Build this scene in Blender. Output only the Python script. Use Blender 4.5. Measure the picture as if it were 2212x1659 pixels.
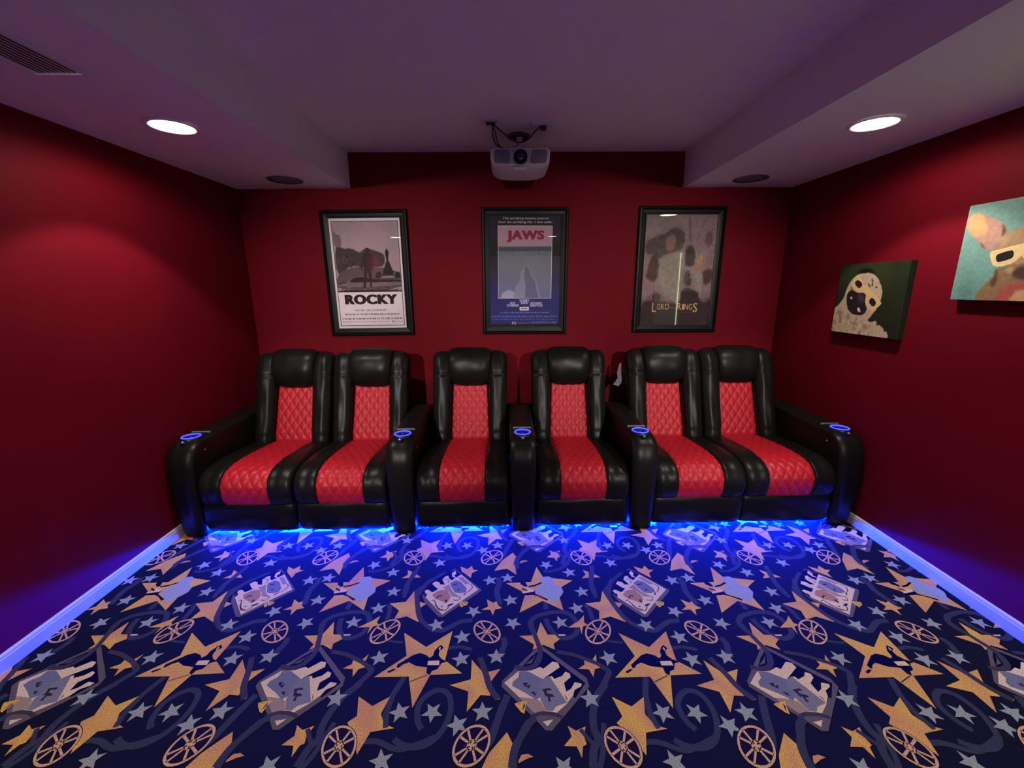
import bpy, math, random
import numpy as np
from mathutils import Vector, Matrix

# ------------------------------------------------------------------ clear
for o in list(bpy.data.objects):
    bpy.data.objects.remove(o, do_unlink=True)
scn = bpy.context.scene
COL = scn.collection

# ------------------------------------------------------------------ camera
CAM_H = 1.48
PITCH, YAW, ROLL, FPX = 0.2239, 0.0109, -0.006, 916.15
def make_camera():
    c, s = math.cos(YAW), math.sin(YAW); cp, sp = math.cos(PITCH), math.sin(PITCH)
    F = Vector((s*cp, c*cp, -sp)); R0 = Vector((c, -s, 0)); U0 = Vector((s*sp, c*sp, cp))
    cr, sr = math.cos(ROLL), math.sin(ROLL)
    R = R0*cr + U0*sr; U = U0*cr - R0*sr; B = -F
    d = bpy.data.cameras.new('camera'); o = bpy.data.objects.new('camera', d); COL.objects.link(o)
    o.matrix_world = Matrix(((R.x, U.x, B.x, 0), (R.y, U.y, B.y, 0), (R.z, U.z, B.z, CAM_H), (0, 0, 0, 1)))
    d.sensor_fit = 'HORIZONTAL'; d.sensor_width = 36.0; d.lens = 36.0*FPX/2212.0
    d.clip_start = 0.02; d.clip_end = 60
    scn.camera = o
make_camera()

# ------------------------------------------------------------------ world, exposure
w = bpy.data.worlds.new('world'); scn.world = w; w.use_nodes = True
w.node_tree.nodes['Background'].inputs[0].default_value = (0.0, 0.0, 0.0, 1)
w.node_tree.nodes['Background'].inputs[1].default_value = 0.0
scn.view_settings.view_transform = 'Standard'
scn.view_settings.look = 'None'
scn.view_settings.gamma = 1.0
scn.view_settings.use_curve_mapping = False
scn.view_settings.exposure = 0.0

# ------------------------------------------------------------------ room measures
XL, XR, YB, YF = -2.02, 2.184, 3.455, -3.5
ZS, ZC = 2.212, 2.462
SL, SR = -1.171, 1.345          # inner edges of the two soffits

# ------------------------------------------------------------------ lamps
WARM = (1.0,0.90,0.83)
# x, y, z, watts in the tight beam, watts in the wide spill
LAMPS = [(-1.525, 2.175, ZS, 50, 19), (1.707, 2.157, ZS, 50, 19), (-1.66, 0.15, ZS, 82, 14), (1.70, 0.12, ZS, 82, 14), (0.94, -2.2, ZC, 5, 30)] + [(x, y, z, 1, 1) for x, y, z in ((-1.45, -2.3, ZS), (1.55, -2.3, ZS))]  # the last two are added, unseen fittings for the poster wash
def lamp_light(name, loc, power, angle, blend):
    d = bpy.data.lights.new(name, 'SPOT'); o = bpy.data.objects.new(name, d); COL.objects.link(o)
    o.location = loc; d.energy = power; d.color = WARM; d.shadow_soft_size = 0.04
    d.spot_size = math.radians(angle); d.spot_blend = blend
    return o
for x, y, z, p, pw in LAMPS:
    lamp_light('downlight_beam', (x, y, z-0.014), p, 106 if y > 1 else 116, 0.22)
    lamp_light('downlight_spill', (x, y, z-0.014), pw, 170, 0.35)
# two unseen spots added far down the soffits to brighten the poster wall
ADDED_WASHERS = [(-1.45, -2.3, ZS, -0.85), (1.55, -2.3, ZS, 0.95)]
for x, y, z, tx in ADDED_WASHERS:
    o = lamp_light('added_poster_wash', (x, y, z-0.02), 840, 32.5, 1.0)
    o.data.shadow_soft_size = 0.03
    o.rotation_euler = (Vector((tx, YB, 1.1))-Vector((x, y, z))).to_track_quat('-Z', 'Y').to_euler()
BLUE = (0.0, 0.012, 1.0)
SEATS = [-1.567, -1.006, -0.278, 0.456, 1.172, 1.728]
ROW_Y = 2.75
def row_y(x): return ROW_Y + 0.012*x
for x in SEATS:
    d = bpy.data.lights.new('led_glow', 'AREA'); o = bpy.data.objects.new('led_glow', d); COL.objects.link(o)
    d.shape = 'RECTANGLE'; d.size = 0.53; d.size_y = 0.007; d.energy = 88; d.color = BLUE
    o.location = (x, row_y(x)-0.296, 0.0105); o.rotation_euler = (math.radians(-90), 0, 0)

# ------------------------------------------------------------------ helpers
def lin(r, g, b):
    f = lambda c: (c/255/12.92) if c/255 <= 0.04045 else ((c/255+0.055)/1.055)**2.4
    return (f(r), f(g), f(b), 1.0)

def mat(name, color, rough=0.5, spec=0.5, metal=0.0, bump=None, emit=None, emit_s=0.0, sheen=0.0, coat=0.0, attr=None, mottle=None):
    m = bpy.data.materials.new(name); m.use_nodes = True
    nt = m.node_tree; b = nt.nodes['Principled BSDF']
    b.inputs['Base Color'].default_value = color if len(color) == 4 else (*color, 1)
    b.inputs['Roughness'].default_value = rough
    b.inputs['Specular IOR Level'].default_value = spec
    b.inputs['Metallic'].default_value = metal
    if sheen: b.inputs['Sheen Weight'].default_value = sheen
    if coat: b.inputs['Coat Weight'].default_value = coat
    if emit:
        b.inputs['Emission Color'].default_value = (*emit, 1); b.inputs['Emission Strength'].default_value = emit_s
    tc = nt.nodes.new('ShaderNodeTexCoord')
    src = None
    if attr:
        a = nt.nodes.new('ShaderNodeAttribute'); a.attribute_name = attr; src = a.outputs['Color']
    if mottle:                                   # (scale, amount): irregular dye / pile variation
        n = nt.nodes.new('ShaderNodeTexNoise'); n.inputs['Scale'].default_value = mottle[0]; n.inputs['Detail'].default_value = 4
        nt.links.new(tc.outputs['Object'], n.inputs['Vector'])
        r = nt.nodes.new('ShaderNodeMapRange'); r.inputs['To Min'].default_value = 1-mottle[1]; r.inputs['To Max'].default_value = 1+mottle[1]
        r.inputs['From Min'].default_value = .3; r.inputs['From Max'].default_value = .7
        nt.links.new(n.outputs['Fac'], r.inputs['Value'])
        mx = nt.nodes.new('ShaderNodeMix'); mx.data_type = 'RGBA'; mx.blend_type = 'MULTIPLY'; mx.inputs['Factor'].default_value = 1
        if src: nt.links.new(src, mx.inputs['A'])
        else: mx.inputs['A'].default_value = color if len(color) == 4 else (*color, 1)
        nt.links.new(r.outputs['Result'], mx.inputs['B'])
        src = mx.outputs['Result']
    if src: nt.links.new(src, b.inputs['Base Color'])
    if bump:                                     # (scale, strength, distance)
        n = nt.nodes.new('ShaderNodeTexNoise'); n.inputs['Scale'].default_value = bump[0]; n.inputs['Detail'].default_value = 3
        nt.links.new(tc.outputs['Object'], n.inputs['Vector'])
        bp = nt.nodes.new('ShaderNodeBump'); bp.inputs['Strength'].default_value = bump[1]; bp.inputs['Distance'].default_value = bump[2]
        nt.links.new(n.outputs['Fac'], bp.inputs['Height']); nt.links.new(bp.outputs['Normal'], b.inputs['Normal'])
    return m

M = {}
M['wall'] = mat('red_paint', (0.142, 0.004, 0.0100), 0.6, 0.06, bump=(220, 0.12, 0.002), mottle=(3, 0.05))
M['ceil'] = mat('white_ceiling_paint', (0.78, 0.76, 0.77), 0.75, 0.2, bump=(260, 0.1, 0.002))
M['trim'] = mat('white_trim_paint', (0.62, 0.62, 0.62), 0.4, 0.4, bump=(40, 0.03, 0.001))
M['carpet'] = mat('carpet', (0.02, 0.02, 0.04), 0.95, 0.05, attr='Col', bump=(420, 0.6, 0.004), mottle=(230, 0.35))
M['leather'] = mat('black_leather', (0.0080, 0.0078, 0.0072), 0.36, 0.17, bump=(160, 0.25, 0.0015), mottle=(9, 0.15))
M['redleather'] = mat('red_leather', (0.47, 0.012, 0.024), 0.42, 0.28, bump=(170, 0.22, 0.0015), mottle=(9, 0.06))
M['plastic'] = mat('black_plastic', (0.008, 0.008, 0.009), 0.3, 0.5, bump=(300, 0.05, 0.001))
M['felt'] = mat('black_cloth', (0.006, 0.006, 0.007), 0.9, 0.2, bump=(300, 0.3, 0.002))
M['led'] = mat('blue_led', (0.02, 0.05, 0.3), 0.5, emit=BLUE, emit_s=6.0, mottle=(40, 0.02))
M['ring'] = mat('blue_ring_light', (0.05, 0.08, 0.4), 0.4, emit=(0.022, 0.026, 1.0), emit_s=5, mottle=(120, 0.3))
M['cup'] = mat('cup_well', (0.02, 0.025, 0.08), 0.25, 0.6, emit=(0.01, 0.01, 1.0), emit_s=0.55, mottle=(60, 0.2))  # blue light from the ring put into the well as weak emission
M['chrome'] = mat('chrome', (0.75, 0.75, 0.75), 0.18, 0.5, 1.0, bump=(200, 0.03, 0.001))
M['frame'] = mat('black_frame', (0.005, 0.0045, 0.004), 0.4, 0.14, bump=(70, 0.06, 0.001), mottle=(20, 0.1))
M['print'] = mat('printed_paper', (0.5, 0.5, 0.5), 0.6, 0.25, attr='Col', bump=(500, 0.04, 0.001))
M['paint'] = mat('painted_canvas', (0.5, 0.5, 0.5), 0.65, 0.25, attr='Col', bump=(700, 0.25, 0.001), mottle=(60, 0.08))
M['lens_on'] = mat('lit_diffuser', (0.9, 0.9, 0.9), 0.5, emit=(1.0, 0.90, 0.74), emit_s=14, mottle=(30, 0.02))
M['can'] = mat('lamp_trim', (0.82, 0.80, 0.78), 0.4, 0.4, bump=(200, 0.03, 0.001))
M['grille'] = mat('speaker_grille', (0.16, 0.15, 0.16), 0.7, 0.2, bump=(600, 0.5, 0.002))
M['proj'] = mat('projector_plastic', (0.55, 0.53, 0.54), 0.42, 0.4, bump=(300, 0.04, 0.001))
M['vent'] = mat('grey_vent_plastic', (0.17, 0.17, 0.175), 0.55, 0.3, bump=(300, 0.05, 0.001))
M['glassblk'] = mat('lens_glass', (0.002, 0.002, 0.003), 0.08, 0.6, coat=0.3, bump=(50, 0.01, 0.001))
M['metal'] = mat('dark_metal', (0.10, 0.10, 0.10), 0.45, 0.5, 0.6, bump=(120, 0.1, 0.001))
M['screen'] = mat('matte_white_screen', (0.8, 0.8, 0.77), 0.8, 0.1, bump=(300, 0.05, 0.001))
M['door'] = mat('green_door_paint', (0.30, 0.36, 0.16), 0.5, 0.3, bump=(90, 0.05, 0.001))
M['lit'] = mat('gap_glow_strip', (0.4, 0.45, 0.25), 0.4, emit=(0.80, 1.0, 0.42), emit_s=6, mottle=(6, 0.2))  # emissive stand-in for light coming through the door gap
M['paper'] = mat('pale_label', (0.22, 0.19, 0.22), 0.7, 0.2, bump=(90, 0.2, 0.002))
M['slot'] = mat('tray_slot_plastic', (0.14, 0.14, 0.155), 0.45, 0.4, bump=(200, 0.05, 0.001))

def glass_mat():
    m = bpy.data.materials.new('picture_glass'); m.use_nodes = True; nt = m.node_tree; nt.nodes.clear()
    out = nt.nodes.new('ShaderNodeOutputMaterial'); mix = nt.nodes.new('ShaderNodeMixShader')
    tr = nt.nodes.new('ShaderNodeBsdfTransparent'); gl = nt.nodes.new('ShaderNodeBsdfGlossy'); fr = nt.nodes.new('ShaderNodeFresnel')
    gl.inputs['Roughness'].default_value = 0.0; fr.inputs['IOR'].default_value = 1.55
    tr.inputs['Color'].default_value = (1.0, 1.0, 1.0, 1)
    nt.links.new(fr.outputs[0], mix.inputs[0]); nt.links.new(tr.outputs[0], mix.inputs[1]); nt.links.new(gl.outputs[0], mix.inputs[2])
    nt.links.new(mix.outputs[0], out.inputs[0])
    return m
M['glass'] = glass_mat()

class MB:
    """collects shapes for one mesh object"""
    def __init__(s): s.v = []; s.f = []; s.c = []
    def add(s, v, f, col=None):
        b = len(s.v); s.v += [tuple(p) for p in v]; s.f += [tuple(i+b for i in q) for q in f]; s.c += [col]*len(f)
        return s
    def box(s, x0, y0, z0, x1, y1, z1, col=None):
        v = [(x, y, z) for x in (x0, x1) for y in (y0, y1) for z in (z0, z1)]
        return s.add(v, [(0, 1, 3, 2), (4, 6, 7, 5), (0, 4, 5, 1), (2, 3, 7, 6), (0, 2, 6, 4), (1, 5, 7, 3)], col)
    def rbox(s, x0, y0, z0, x1, y1, z1, r, n=3):
        """box with all edges rounded"""
        hx, hy, hz = (x1-x0)/2, (y1-y0)/2, (z1-z0)/2; c = ((x0+x1)/2, (y0+y1)/2, (z0+z1)/2)
        r = min(r, hx, hy, hz)*0.999
        N = 4*n
        rings = []
        for j in range(2*n+2):
            a = -math.pi/2 + math.pi*(j if j <= n else j-1)/(2*n); sz = -1 if j <= n else 1
            cr, cz = math.cos(a)*r, math.sin(a)*r + sz*(hz-r)
            ring = []
            for q in range(4):
                for k in range(n+1):
                    t = math.pi/2*(q + k/n)
                    sx = 1 if q in (0, 3) else -1; sy = 1 if q in (0, 1) else -1
                    ring.append((c[0]+sx*(hx-r)+math.cos(t)*cr, c[1]+sy*(hy-r)+math.sin(t)*cr, c[2]+cz))
            rings.append(ring)
        return s.loft(rings, cap=True)
    def loft(s, rings, cap=False, closed=True, col=None):
        n = len(rings[0]); v = [p for r in rings for p in r]; f = []
        for i in range(len(rings)-1):
            for k in range(n if closed else n-1):
                a, b = i*n+k, i*n+(k+1) % n
                f.append((a, b, b+n, a+n))
        if cap: f += [tuple(reversed(range(n))), tuple(range((len(rings)-1)*n, len(rings)*n))]
        return s.add(v, f, col)
    def lathe(s, prof, cx, cy, n=32, cap=True):
        """(radius, z) profile turned about a vertical axis"""
        return s.loft([[(cx+r*math.cos(2*math.pi*k/n), cy+r*math.sin(2*math.pi*k/n), z) for k in range(n)] for r, z in prof], cap)
    def tube(s, pts, r, n=8, cap=True):
        pts = [Vector(p) for p in pts]; rings = []
        up = Vector((0, 0, 1))
        for i, p in enumerate(pts):
            t = (pts[min(i+1, len(pts)-1)]-pts[max(i-1, 0)]).normalized()
            u = t.cross(up) if abs(t.z) < .95 else t.cross(Vector((1, 0, 0)))
            u.normalize(); v = t.cross(u)
            rings.append([tuple(p + u*(r*math.cos(2*math.pi*k/n)) + v*(r*math.sin(2*math.pi*k/n))) for k in range(n)])
        return s.loft(rings, cap)
    def torus(s, c, R, r, n=40, m=10, sx=1, sy=1):
        rings = []
        for i in range(n+1):
            a = 2*math.pi*i/n
            rings.append([(c[0]+(R+r*math.cos(2*math.pi*k/m))*math.cos(a)*sx, c[1]+(R+r*math.cos(2*math.pi*k/m))*math.sin(a)*sy, c[2]+r*math.sin(2*math.pi*k/m)) for k in range(m)])
        return s.loft(rings)
    def build(s, name, m, parent=None, smooth=False, colors=False, bevel=0):
        me = bpy.data.meshes.new(name); me.from_pydata(s.v, [], s.f); me.update()
        if colors:
            a = me.color_attributes.new('Col', 'FLOAT_COLOR', 'CORNER'); buf = []
            for p, c in zip(me.polygons, s.c):
                if isinstance(c, list):
                    for k in c: buf += k
                else: buf += list(c)*p.loop_total
            a.data.foreach_set('color', buf)
        if smooth:
            me.polygons.foreach_set('use_smooth', [True]*len(me.polygons))
        me.materials.append(m)
        o = bpy.data.objects.new(name, me); COL.objects.link(o)
        if parent: o.parent = parent
        if bevel:
            b = o.modifiers.new('bevel', 'BEVEL'); b.width = bevel; b.segments = 3; b.limit_method = 'ANGLE'; b.angle_limit = math.radians(40)
        if smooth and bevel == 0:
            pass
        return o

def tag(o, label=None, cat=None, group=None, kind=None):
    if label: o['label'] = label
    if cat: o['category'] = cat
    if group: o['group'] = group
    if kind: o['kind'] = kind
    return o
def empty(name, loc, rz=0):
    o = bpy.data.objects.new(name, None); COL.objects.link(o); o.location = loc; o.rotation_euler = (0, 0, rz); o.empty_display_size = .1
    return o
def copy_tree(o, parent=None):
    c = o.copy(); COL.objects.link(c)
    if parent: c.parent = parent
    for ch in [q for q in bpy.data.objects if q.parent == o]: copy_tree(ch, c)
    return c
def struct(name, mb, m, **k):
    return tag(mb.build(name, m, **k), kind='structure')

def catmull(P, n):
    """resample control points evenly along a smooth curve through them"""
    out = []
    for i in range(len(P)-1):
        p0, p1, p2, p3 = P[max(i-1, 0)], P[i], P[i+1], P[min(i+2, len(P)-1)]
        for k in range(12):
            t = k/12
            out.append(tuple(.5*((2*b)+(-a+c)*t+(2*a-5*b+4*c-d)*t*t+(-a+3*b-3*c+d)*t**3) for a, b, c, d in zip(p0, p1, p2, p3)))
    out.append(tuple(P[-1]))
    L = [0]
    for a, b in zip(out, out[1:]): L.append(L[-1]+math.dist(a, b))
    res = []; j = 0
    for i in range(n+1):
        s = L[-1]*i/n
        while j < len(L)-2 and L[j+1] < s: j += 1
        t = (s-L[j])/max(L[j+1]-L[j], 1e-9)
        res.append(tuple(a+(b-a)*t for a, b in zip(out[j], out[j+1])))
    return res, L[-1]

def strip(mb, prof, hw, nu, nv, xc=0.0, puff=0.02, pu=4, pv=8, endpuff=None, quilt=None, crease=(), skirt=0.08, wob=0.0, seed=0, outer=0):
    """a padded upholstery strip: (y,z) profile swept across x, with rounded edges, sewn creases or diamond quilting"""
    P, Ln = catmull(prof, nv)
    rnd = random.Random(seed); ph = [rnd.uniform(0, 6.28) for _ in range(6)]
    endpuff = puff if endpuff is None else endpuff
    G = []
    for j in range(-1, nv+2):
        jj = min(max(j, 0), nv)
        a, b = P[max(jj-1, 0)], P[min(jj+1, nv)]
        ty, tz = b[0]-a[0], b[1]-a[1]; l = math.hypot(ty, tz) or 1; ny, nz = tz/l, -ty/l
        v = jj/nv; s = v*Ln
        half = hw(v) if callable(hw) else hw
        row = []
        for i in range(-1, nu+2):
            ii = min(max(i, 0), nu); u = 2*ii/nu-1
            d = (puff*(1-abs(u)**pu) if not outer else puff*(1-max(0, outer*u)**pu) - .006*math.exp(-((1+outer*u)/.07)**2)) + endpuff*(1-abs(2*v-1)**pv) - endpuff
            x = xc + u*half
            if quilt:
                du, dv, amp = quilt
                A = (x-xc)/du + s/dv; B = (x-xc)/du - s/dv
                q = min(abs(A-round(A)), abs(B-round(B)))*2
                d += amp*(min(1, q*1.25)**.45)
            for cv, cd, cw in crease: d -= cd*math.exp(-((s/Ln-cv)/cw)**2)
            if wob: d += wob*(math.sin(7*u+ph[0]+3*v)+math.sin(11*v*2+ph[1]+2*u)+math.sin(5*u-13*v+ph[2]))/3
            if i < 0 or i > nu or j < 0 or j > nv: d -= skirt
            row.append((x, P[jj][0]+ny*d, P[jj][1]+nz*d))
        G.append(row)
    mb.loft(list(reversed(G)), closed=False)
    return mb

def mixc(a, b, t):
    t = min(max(t, 0), 1); return tuple(a[k]+(b[k]-a[k])*t for k in range(4))

# ------------------------------------------------------------------ polygons clipped to a rectangle
def clip(pts, x0, y0, x1, y1):
    for ax, lim, sg in ((0, x0, 1), (0, x1, -1), (1, y0, 1), (1, y1, -1)):
        out = []
        for i, p in enumerate(pts):
            q = pts[i-1]; a, b = sg*(q[ax]-lim) >= 0, sg*(p[ax]-lim) >= 0
            if a != b:
                t = (lim-q[ax])/(p[ax]-q[ax]); out.append(tuple(q[k]+(p[k]-q[k])*t for k in (0, 1)))
            if b: out.append(p)
        pts = out
        if len(pts) < 3: return []
    return pts

TILE = [
["r","S",[-0.314,1.156,-0.318,1.162,-0.325,1.171,-0.332,1.182,-0.337,1.194,-0.341,1.207,-0.343,1.222,-0.344,1.237,-0.343,1.252,-0.339,1.265,-0.332,1.277,-0.324,1.287,-0.316,1.296,-0.307,1.303,-0.296,1.31,-0.285,1.315,-0.273,1.318,-0.261,1.317,-0.249,1.315,-0.238,1.31,-0.229,1.303,-0.221,1.295,-0.215,1.286,-0.211,1.275,-0.208,1.264,-0.206,1.251,-0.204,1.236,-0.204,1.222,-0.206,1.207,-0.209,1.192,-0.214,1.176,-0.22,1.162,-0.227,1.149,-0.234,1.138,-0.242,1.128,-0.251,1.119,-0.261,1.111,-0.272,1.105,-0.284,1.1,-0.297,1.096,-0.31,1.094,-0.324,1.094,-0.337,1.096,-0.351,1.099,-0.363,1.102,-0.374,1.107,-0.384,1.113,-0.393,1.119,-0.398,1.122],[-0.297,1.169,-0.301,1.175,-0.308,1.183,-0.313,1.192,-0.317,1.201,-0.32,1.212,-0.323,1.225,-0.324,1.237,-0.323,1.248,-0.32,1.256,-0.315,1.265,-0.308,1.273,-0.302,1.28,-0.294,1.286,-0.286,1.292,-0.278,1.295,-0.271,1.297,-0.264,1.297,-0.256,1.295,-0.248,1.291,-0.242,1.287,-0.238,1.282,-0.234,1.276,-0.231,1.268,-0.228,1.259,-0.226,1.248,-0.225,1.236,-0.225,1.223,-0.226,1.21,-0.229,1.197,-0.234,1.184,-0.239,1.171,-0.245,1.159,-0.251,1.15,-0.257,1.141,-0.264,1.134,-0.272,1.128,-0.281,1.123,-0.291,1.119,-0.301,1.117,-0.311,1.115,-0.322,1.115,-0.334,1.117,-0.346,1.119,-0.356,1.122,-0.365,1.126,-0.374,1.131,-0.381,1.136,-0.387,1.14]],
["r","S",[-0.401,1.36,-0.404,1.353,-0.408,1.343,-0.412,1.332,-0.416,1.321,-0.419,1.311,-0.423,1.301,-0.426,1.29,-0.428,1.278,-0.429,1.263,-0.431,1.246,-0.431,1.229,-0.431,1.215,-0.429,1.205,-0.427,1.196,-0.425,1.188,-0.423,1.183],[-0.422,1.368,-0.424,1.361,-0.428,1.351,-0.433,1.34,-0.437,1.329,-0.441,1.318,-0.444,1.307,-0.447,1.295,-0.45,1.281,-0.452,1.265,-0.453,1.247,-0.453,1.229,-0.453,1.214,-0.451,1.201,-0.449,1.19,-0.446,1.182,-0.444,1.176]],
["r","S",[0.003,1.278,-0.002,1.266,-0.009,1.249,-0.016,1.23,-0.022,1.214,-0.027,1.2,-0.031,1.188,-0.035,1.176,-0.039,1.164,-0.042,1.153,-0.046,1.142,-0.05,1.131,-0.055,1.119,-0.062,1.107,-0.071,1.093,-0.079,1.082,-0.084,1.074],[-0.021,1.288,-0.026,1.276,-0.033,1.258,-0.041,1.24,-0.047,1.223,-0.052,1.209,-0.056,1.196,-0.06,1.184,-0.064,1.172,-0.067,1.161,-0.071,1.151,-0.074,1.141,-0.079,1.132,-0.085,1.121,-0.093,1.108,-0.101,1.097,-0.106,1.089]],
["r","S",[0.376,1.314,0.367,1.305,0.355,1.292,0.342,1.278,0.332,1.264,0.324,1.25,0.318,1.235,0.312,1.219,0.307,1.204,0.304,1.191,0.302,1.179,0.301,1.168,0.3,1.158,0.301,1.15,0.304,1.141,0.307,1.13,0.307,1.117,0.302,1.105,0.295,1.097,0.289,1.09,0.285,1.083,0.282,1.072,0.278,1.056,0.275,1.041,0.273,1.03],[0.358,1.332,0.349,1.323,0.336,1.31,0.322,1.295,0.31,1.278,0.301,1.262,0.293,1.244,0.287,1.227,0.282,1.211,0.279,1.196,0.276,1.183,0.275,1.17,0.275,1.157,0.276,1.144,0.279,1.134,0.281,1.126,0.282,1.122,0.28,1.119,0.275,1.113,0.268,1.105,0.262,1.093,0.257,1.078,0.253,1.061,0.25,1.046,0.247,1.035]],
["r","S",[0.374,1.407,0.379,1.404,0.387,1.398,0.396,1.389,0.402,1.376,0.398,1.362,0.392,1.351,0.384,1.34,0.377,1.329,0.368,1.314,0.357,1.297,0.347,1.282,0.34,1.271],[0.361,1.389,0.366,1.385,0.373,1.38,0.378,1.376,0.379,1.374,0.378,1.371,0.373,1.363,0.366,1.353,0.358,1.341,0.348,1.327,0.338,1.31,0.327,1.294,0.32,1.283]],
["r","S",[0.108,1.537,0.105,1.546,0.099,1.559,0.094,1.574,0.089,1.587,0.086,1.598,0.083,1.609,0.081,1.621,0.083,1.633,0.088,1.646,0.096,1.657,0.105,1.668,0.115,1.677,0.126,1.683,0.137,1.687,0.147,1.69,0.158,1.693,0.168,1.696,0.179,1.7,0.192,1.703,0.205,1.704,0.22,1.705,0.237,1.704,0.253,1.703,0.268,1.699,0.281,1.692,0.291,1.683,0.298,1.672,0.305,1.661,0.31,1.649,0.313,1.635,0.315,1.621,0.315,1.608,0.314,1.595,0.311,1.582,0.307,1.57,0.301,1.559,0.292,1.55,0.282,1.542,0.272,1.536,0.261,1.532,0.251,1.529,0.24,1.528,0.229,1.529,0.218,1.533,0.208,1.539,0.198,1.547,0.19,1.555,0.183,1.565,0.177,1.574,0.172,1.585,0.167,1.596,0.163,1.607,0.16,1.62,0.158,1.634,0.157,1.645,0.156,1.654],[0.13,1.546,0.126,1.555,0.121,1.568,0.115,1.582,0.111,1.594,0.108,1.604,0.105,1.613,0.104,1.621,0.105,1.627,0.108,1.635,0.114,1.643,0.122,1.652,0.129,1.658,0.136,1.662,0.144,1.665,0.154,1.668,0.164,1.671,0.175,1.674,0.185,1.678,0.196,1.68,0.207,1.681,0.22,1.682,0.235,1.681,0.249,1.68,0.26,1.677,0.267,1.673,0.274,1.667,0.279,1.66,0.284,1.651,0.288,1.642,0.29,1.631,0.292,1.619,0.292,1.608,0.291,1.598,0.289,1.589,0.286,1.58,0.282,1.573,0.277,1.567,0.27,1.561,0.262,1.557,0.254,1.554,0.247,1.552,0.24,1.551,0.233,1.552,0.227,1.554,0.221,1.557,0.215,1.563,0.208,1.57,0.202,1.578,0.197,1.586,0.193,1.595,0.189,1.604,0.186,1.614,0.183,1.624,0.181,1.637,0.18,1.648,0.179,1.656]],
["r","S",[-0.019,1.555,-0.017,1.55,-0.013,1.542,-0.01,1.532,-0.008,1.52,-0.01,1.507,-0.014,1.496,-0.018,1.486,-0.02,1.477,-0.022,1.469,-0.024,1.46,-0.025,1.452,-0.026,1.447],[-0.041,1.545,-0.039,1.54,-0.036,1.533,-0.034,1.526,-0.033,1.52,-0.034,1.513,-0.037,1.504,-0.041,1.494,-0.044,1.483,-0.046,1.473,-0.048,1.464,-0.049,1.456,-0.05,1.451]],
["r","S",[-0.265,1.505,-0.256,1.507,-0.243,1.51,-0.228,1.512,-0.212,1.512,-0.196,1.51,-0.18,1.505,-0.165,1.5,-0.155,1.497],[-0.261,1.489,-0.253,1.491,-0.24,1.493,-0.226,1.496,-0.214,1.496,-0.2,1.494,-0.185,1.489,-0.17,1.484,-0.16,1.481]],
["r","S",[-0.538,1.554,-0.531,1.552,-0.52,1.548,-0.507,1.545,-0.496,1.542,-0.485,1.54,-0.474,1.539,-0.463,1.538,-0.456,1.538],[-0.542,1.542,-0.534,1.54,-0.523,1.536,-0.51,1.533,-0.498,1.53,-0.487,1.528,-0.475,1.527,-0.464,1.526,-0.457,1.525]],
["r","S",[-0.379,1.645,-0.371,1.638,-0.359,1.629,-0.347,1.619,-0.336,1.613,-0.326,1.609,-0.317,1.606,-0.309,1.605,-0.301,1.606,-0.294,1.609,-0.286,1.614,-0.277,1.621,-0.267,1.628,-0.257,1.635,-0.248,1.642,-0.237,1.649,-0.224,1.655,-0.209,1.659,-0.193,1.66,-0.18,1.661,-0.17,1.662],[-0.394,1.626,-0.386,1.62,-0.374,1.61,-0.36,1.599,-0.347,1.591,-0.334,1.586,-0.322,1.583,-0.309,1.581,-0.296,1.582,-0.283,1.587,-0.272,1.595,-0.262,1.602,-0.253,1.609,-0.243,1.615,-0.234,1.622,-0.225,1.628,-0.216,1.632,-0.205,1.635,-0.191,1.636,-0.178,1.637,-0.168,1.638]],
["r","S",[-0.044,1.943,-0.042,1.935,-0.04,1.924,-0.037,1.91,-0.036,1.896,-0.039,1.881,-0.043,1.868,-0.046,1.856,-0.048,1.845,-0.048,1.832,-0.046,1.818,-0.043,1.804,-0.041,1.791,-0.038,1.779,-0.036,1.767,-0.033,1.757,-0.031,1.749],[-0.071,1.937,-0.069,1.929,-0.067,1.918,-0.065,1.907,-0.064,1.897,-0.066,1.888,-0.07,1.876,-0.074,1.862,-0.076,1.846,-0.076,1.83,-0.074,1.814,-0.071,1.799,-0.068,1.786,-0.066,1.773,-0.063,1.76,-0.06,1.75,-0.058,1.742]],
["r","S",[0.185,1.998,0.191,1.997,0.2,1.995,0.209,1.993,0.218,1.993,0.227,1.995,0.239,1.999,0.251,2.004,0.262,2.01,0.273,2.016,0.284,2.024,0.295,2.032,0.303,2.04,0.311,2.049,0.316,2.059,0.322,2.071,0.327,2.086,0.334,2.108,0.34,2.135,0.346,2.161,0.35,2.179],[0.181,1.981,0.187,1.979,0.196,1.977,0.208,1.975,0.22,1.975,0.232,1.978,0.245,1.982,0.258,1.988,0.271,1.994,0.283,2.001,0.295,2.009,0.307,2.018,0.317,2.028,0.326,2.039,0.332,2.051,0.338,2.064,0.344,2.08,0.351,2.103,0.358,2.131,0.364,2.157,0.368,2.175]],
["r","S",[0.038,2.01,0.038,2.021,0.036,2.036,0.036,2.054,0.037,2.07,0.04,2.085,0.044,2.098,0.049,2.111,0.055,2.123,0.061,2.135,0.068,2.146,0.075,2.156,0.083,2.166,0.091,2.178,0.1,2.19,0.109,2.201,0.114,2.209],[0.057,2.012,0.056,2.022,0.055,2.037,0.054,2.054,0.055,2.068,0.057,2.08,0.061,2.092,0.066,2.104,0.071,2.115,0.077,2.126,0.083,2.135,0.09,2.145,0.098,2.155,0.106,2.167,0.115,2.179,0.123,2.19,0.129,2.198]],
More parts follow.
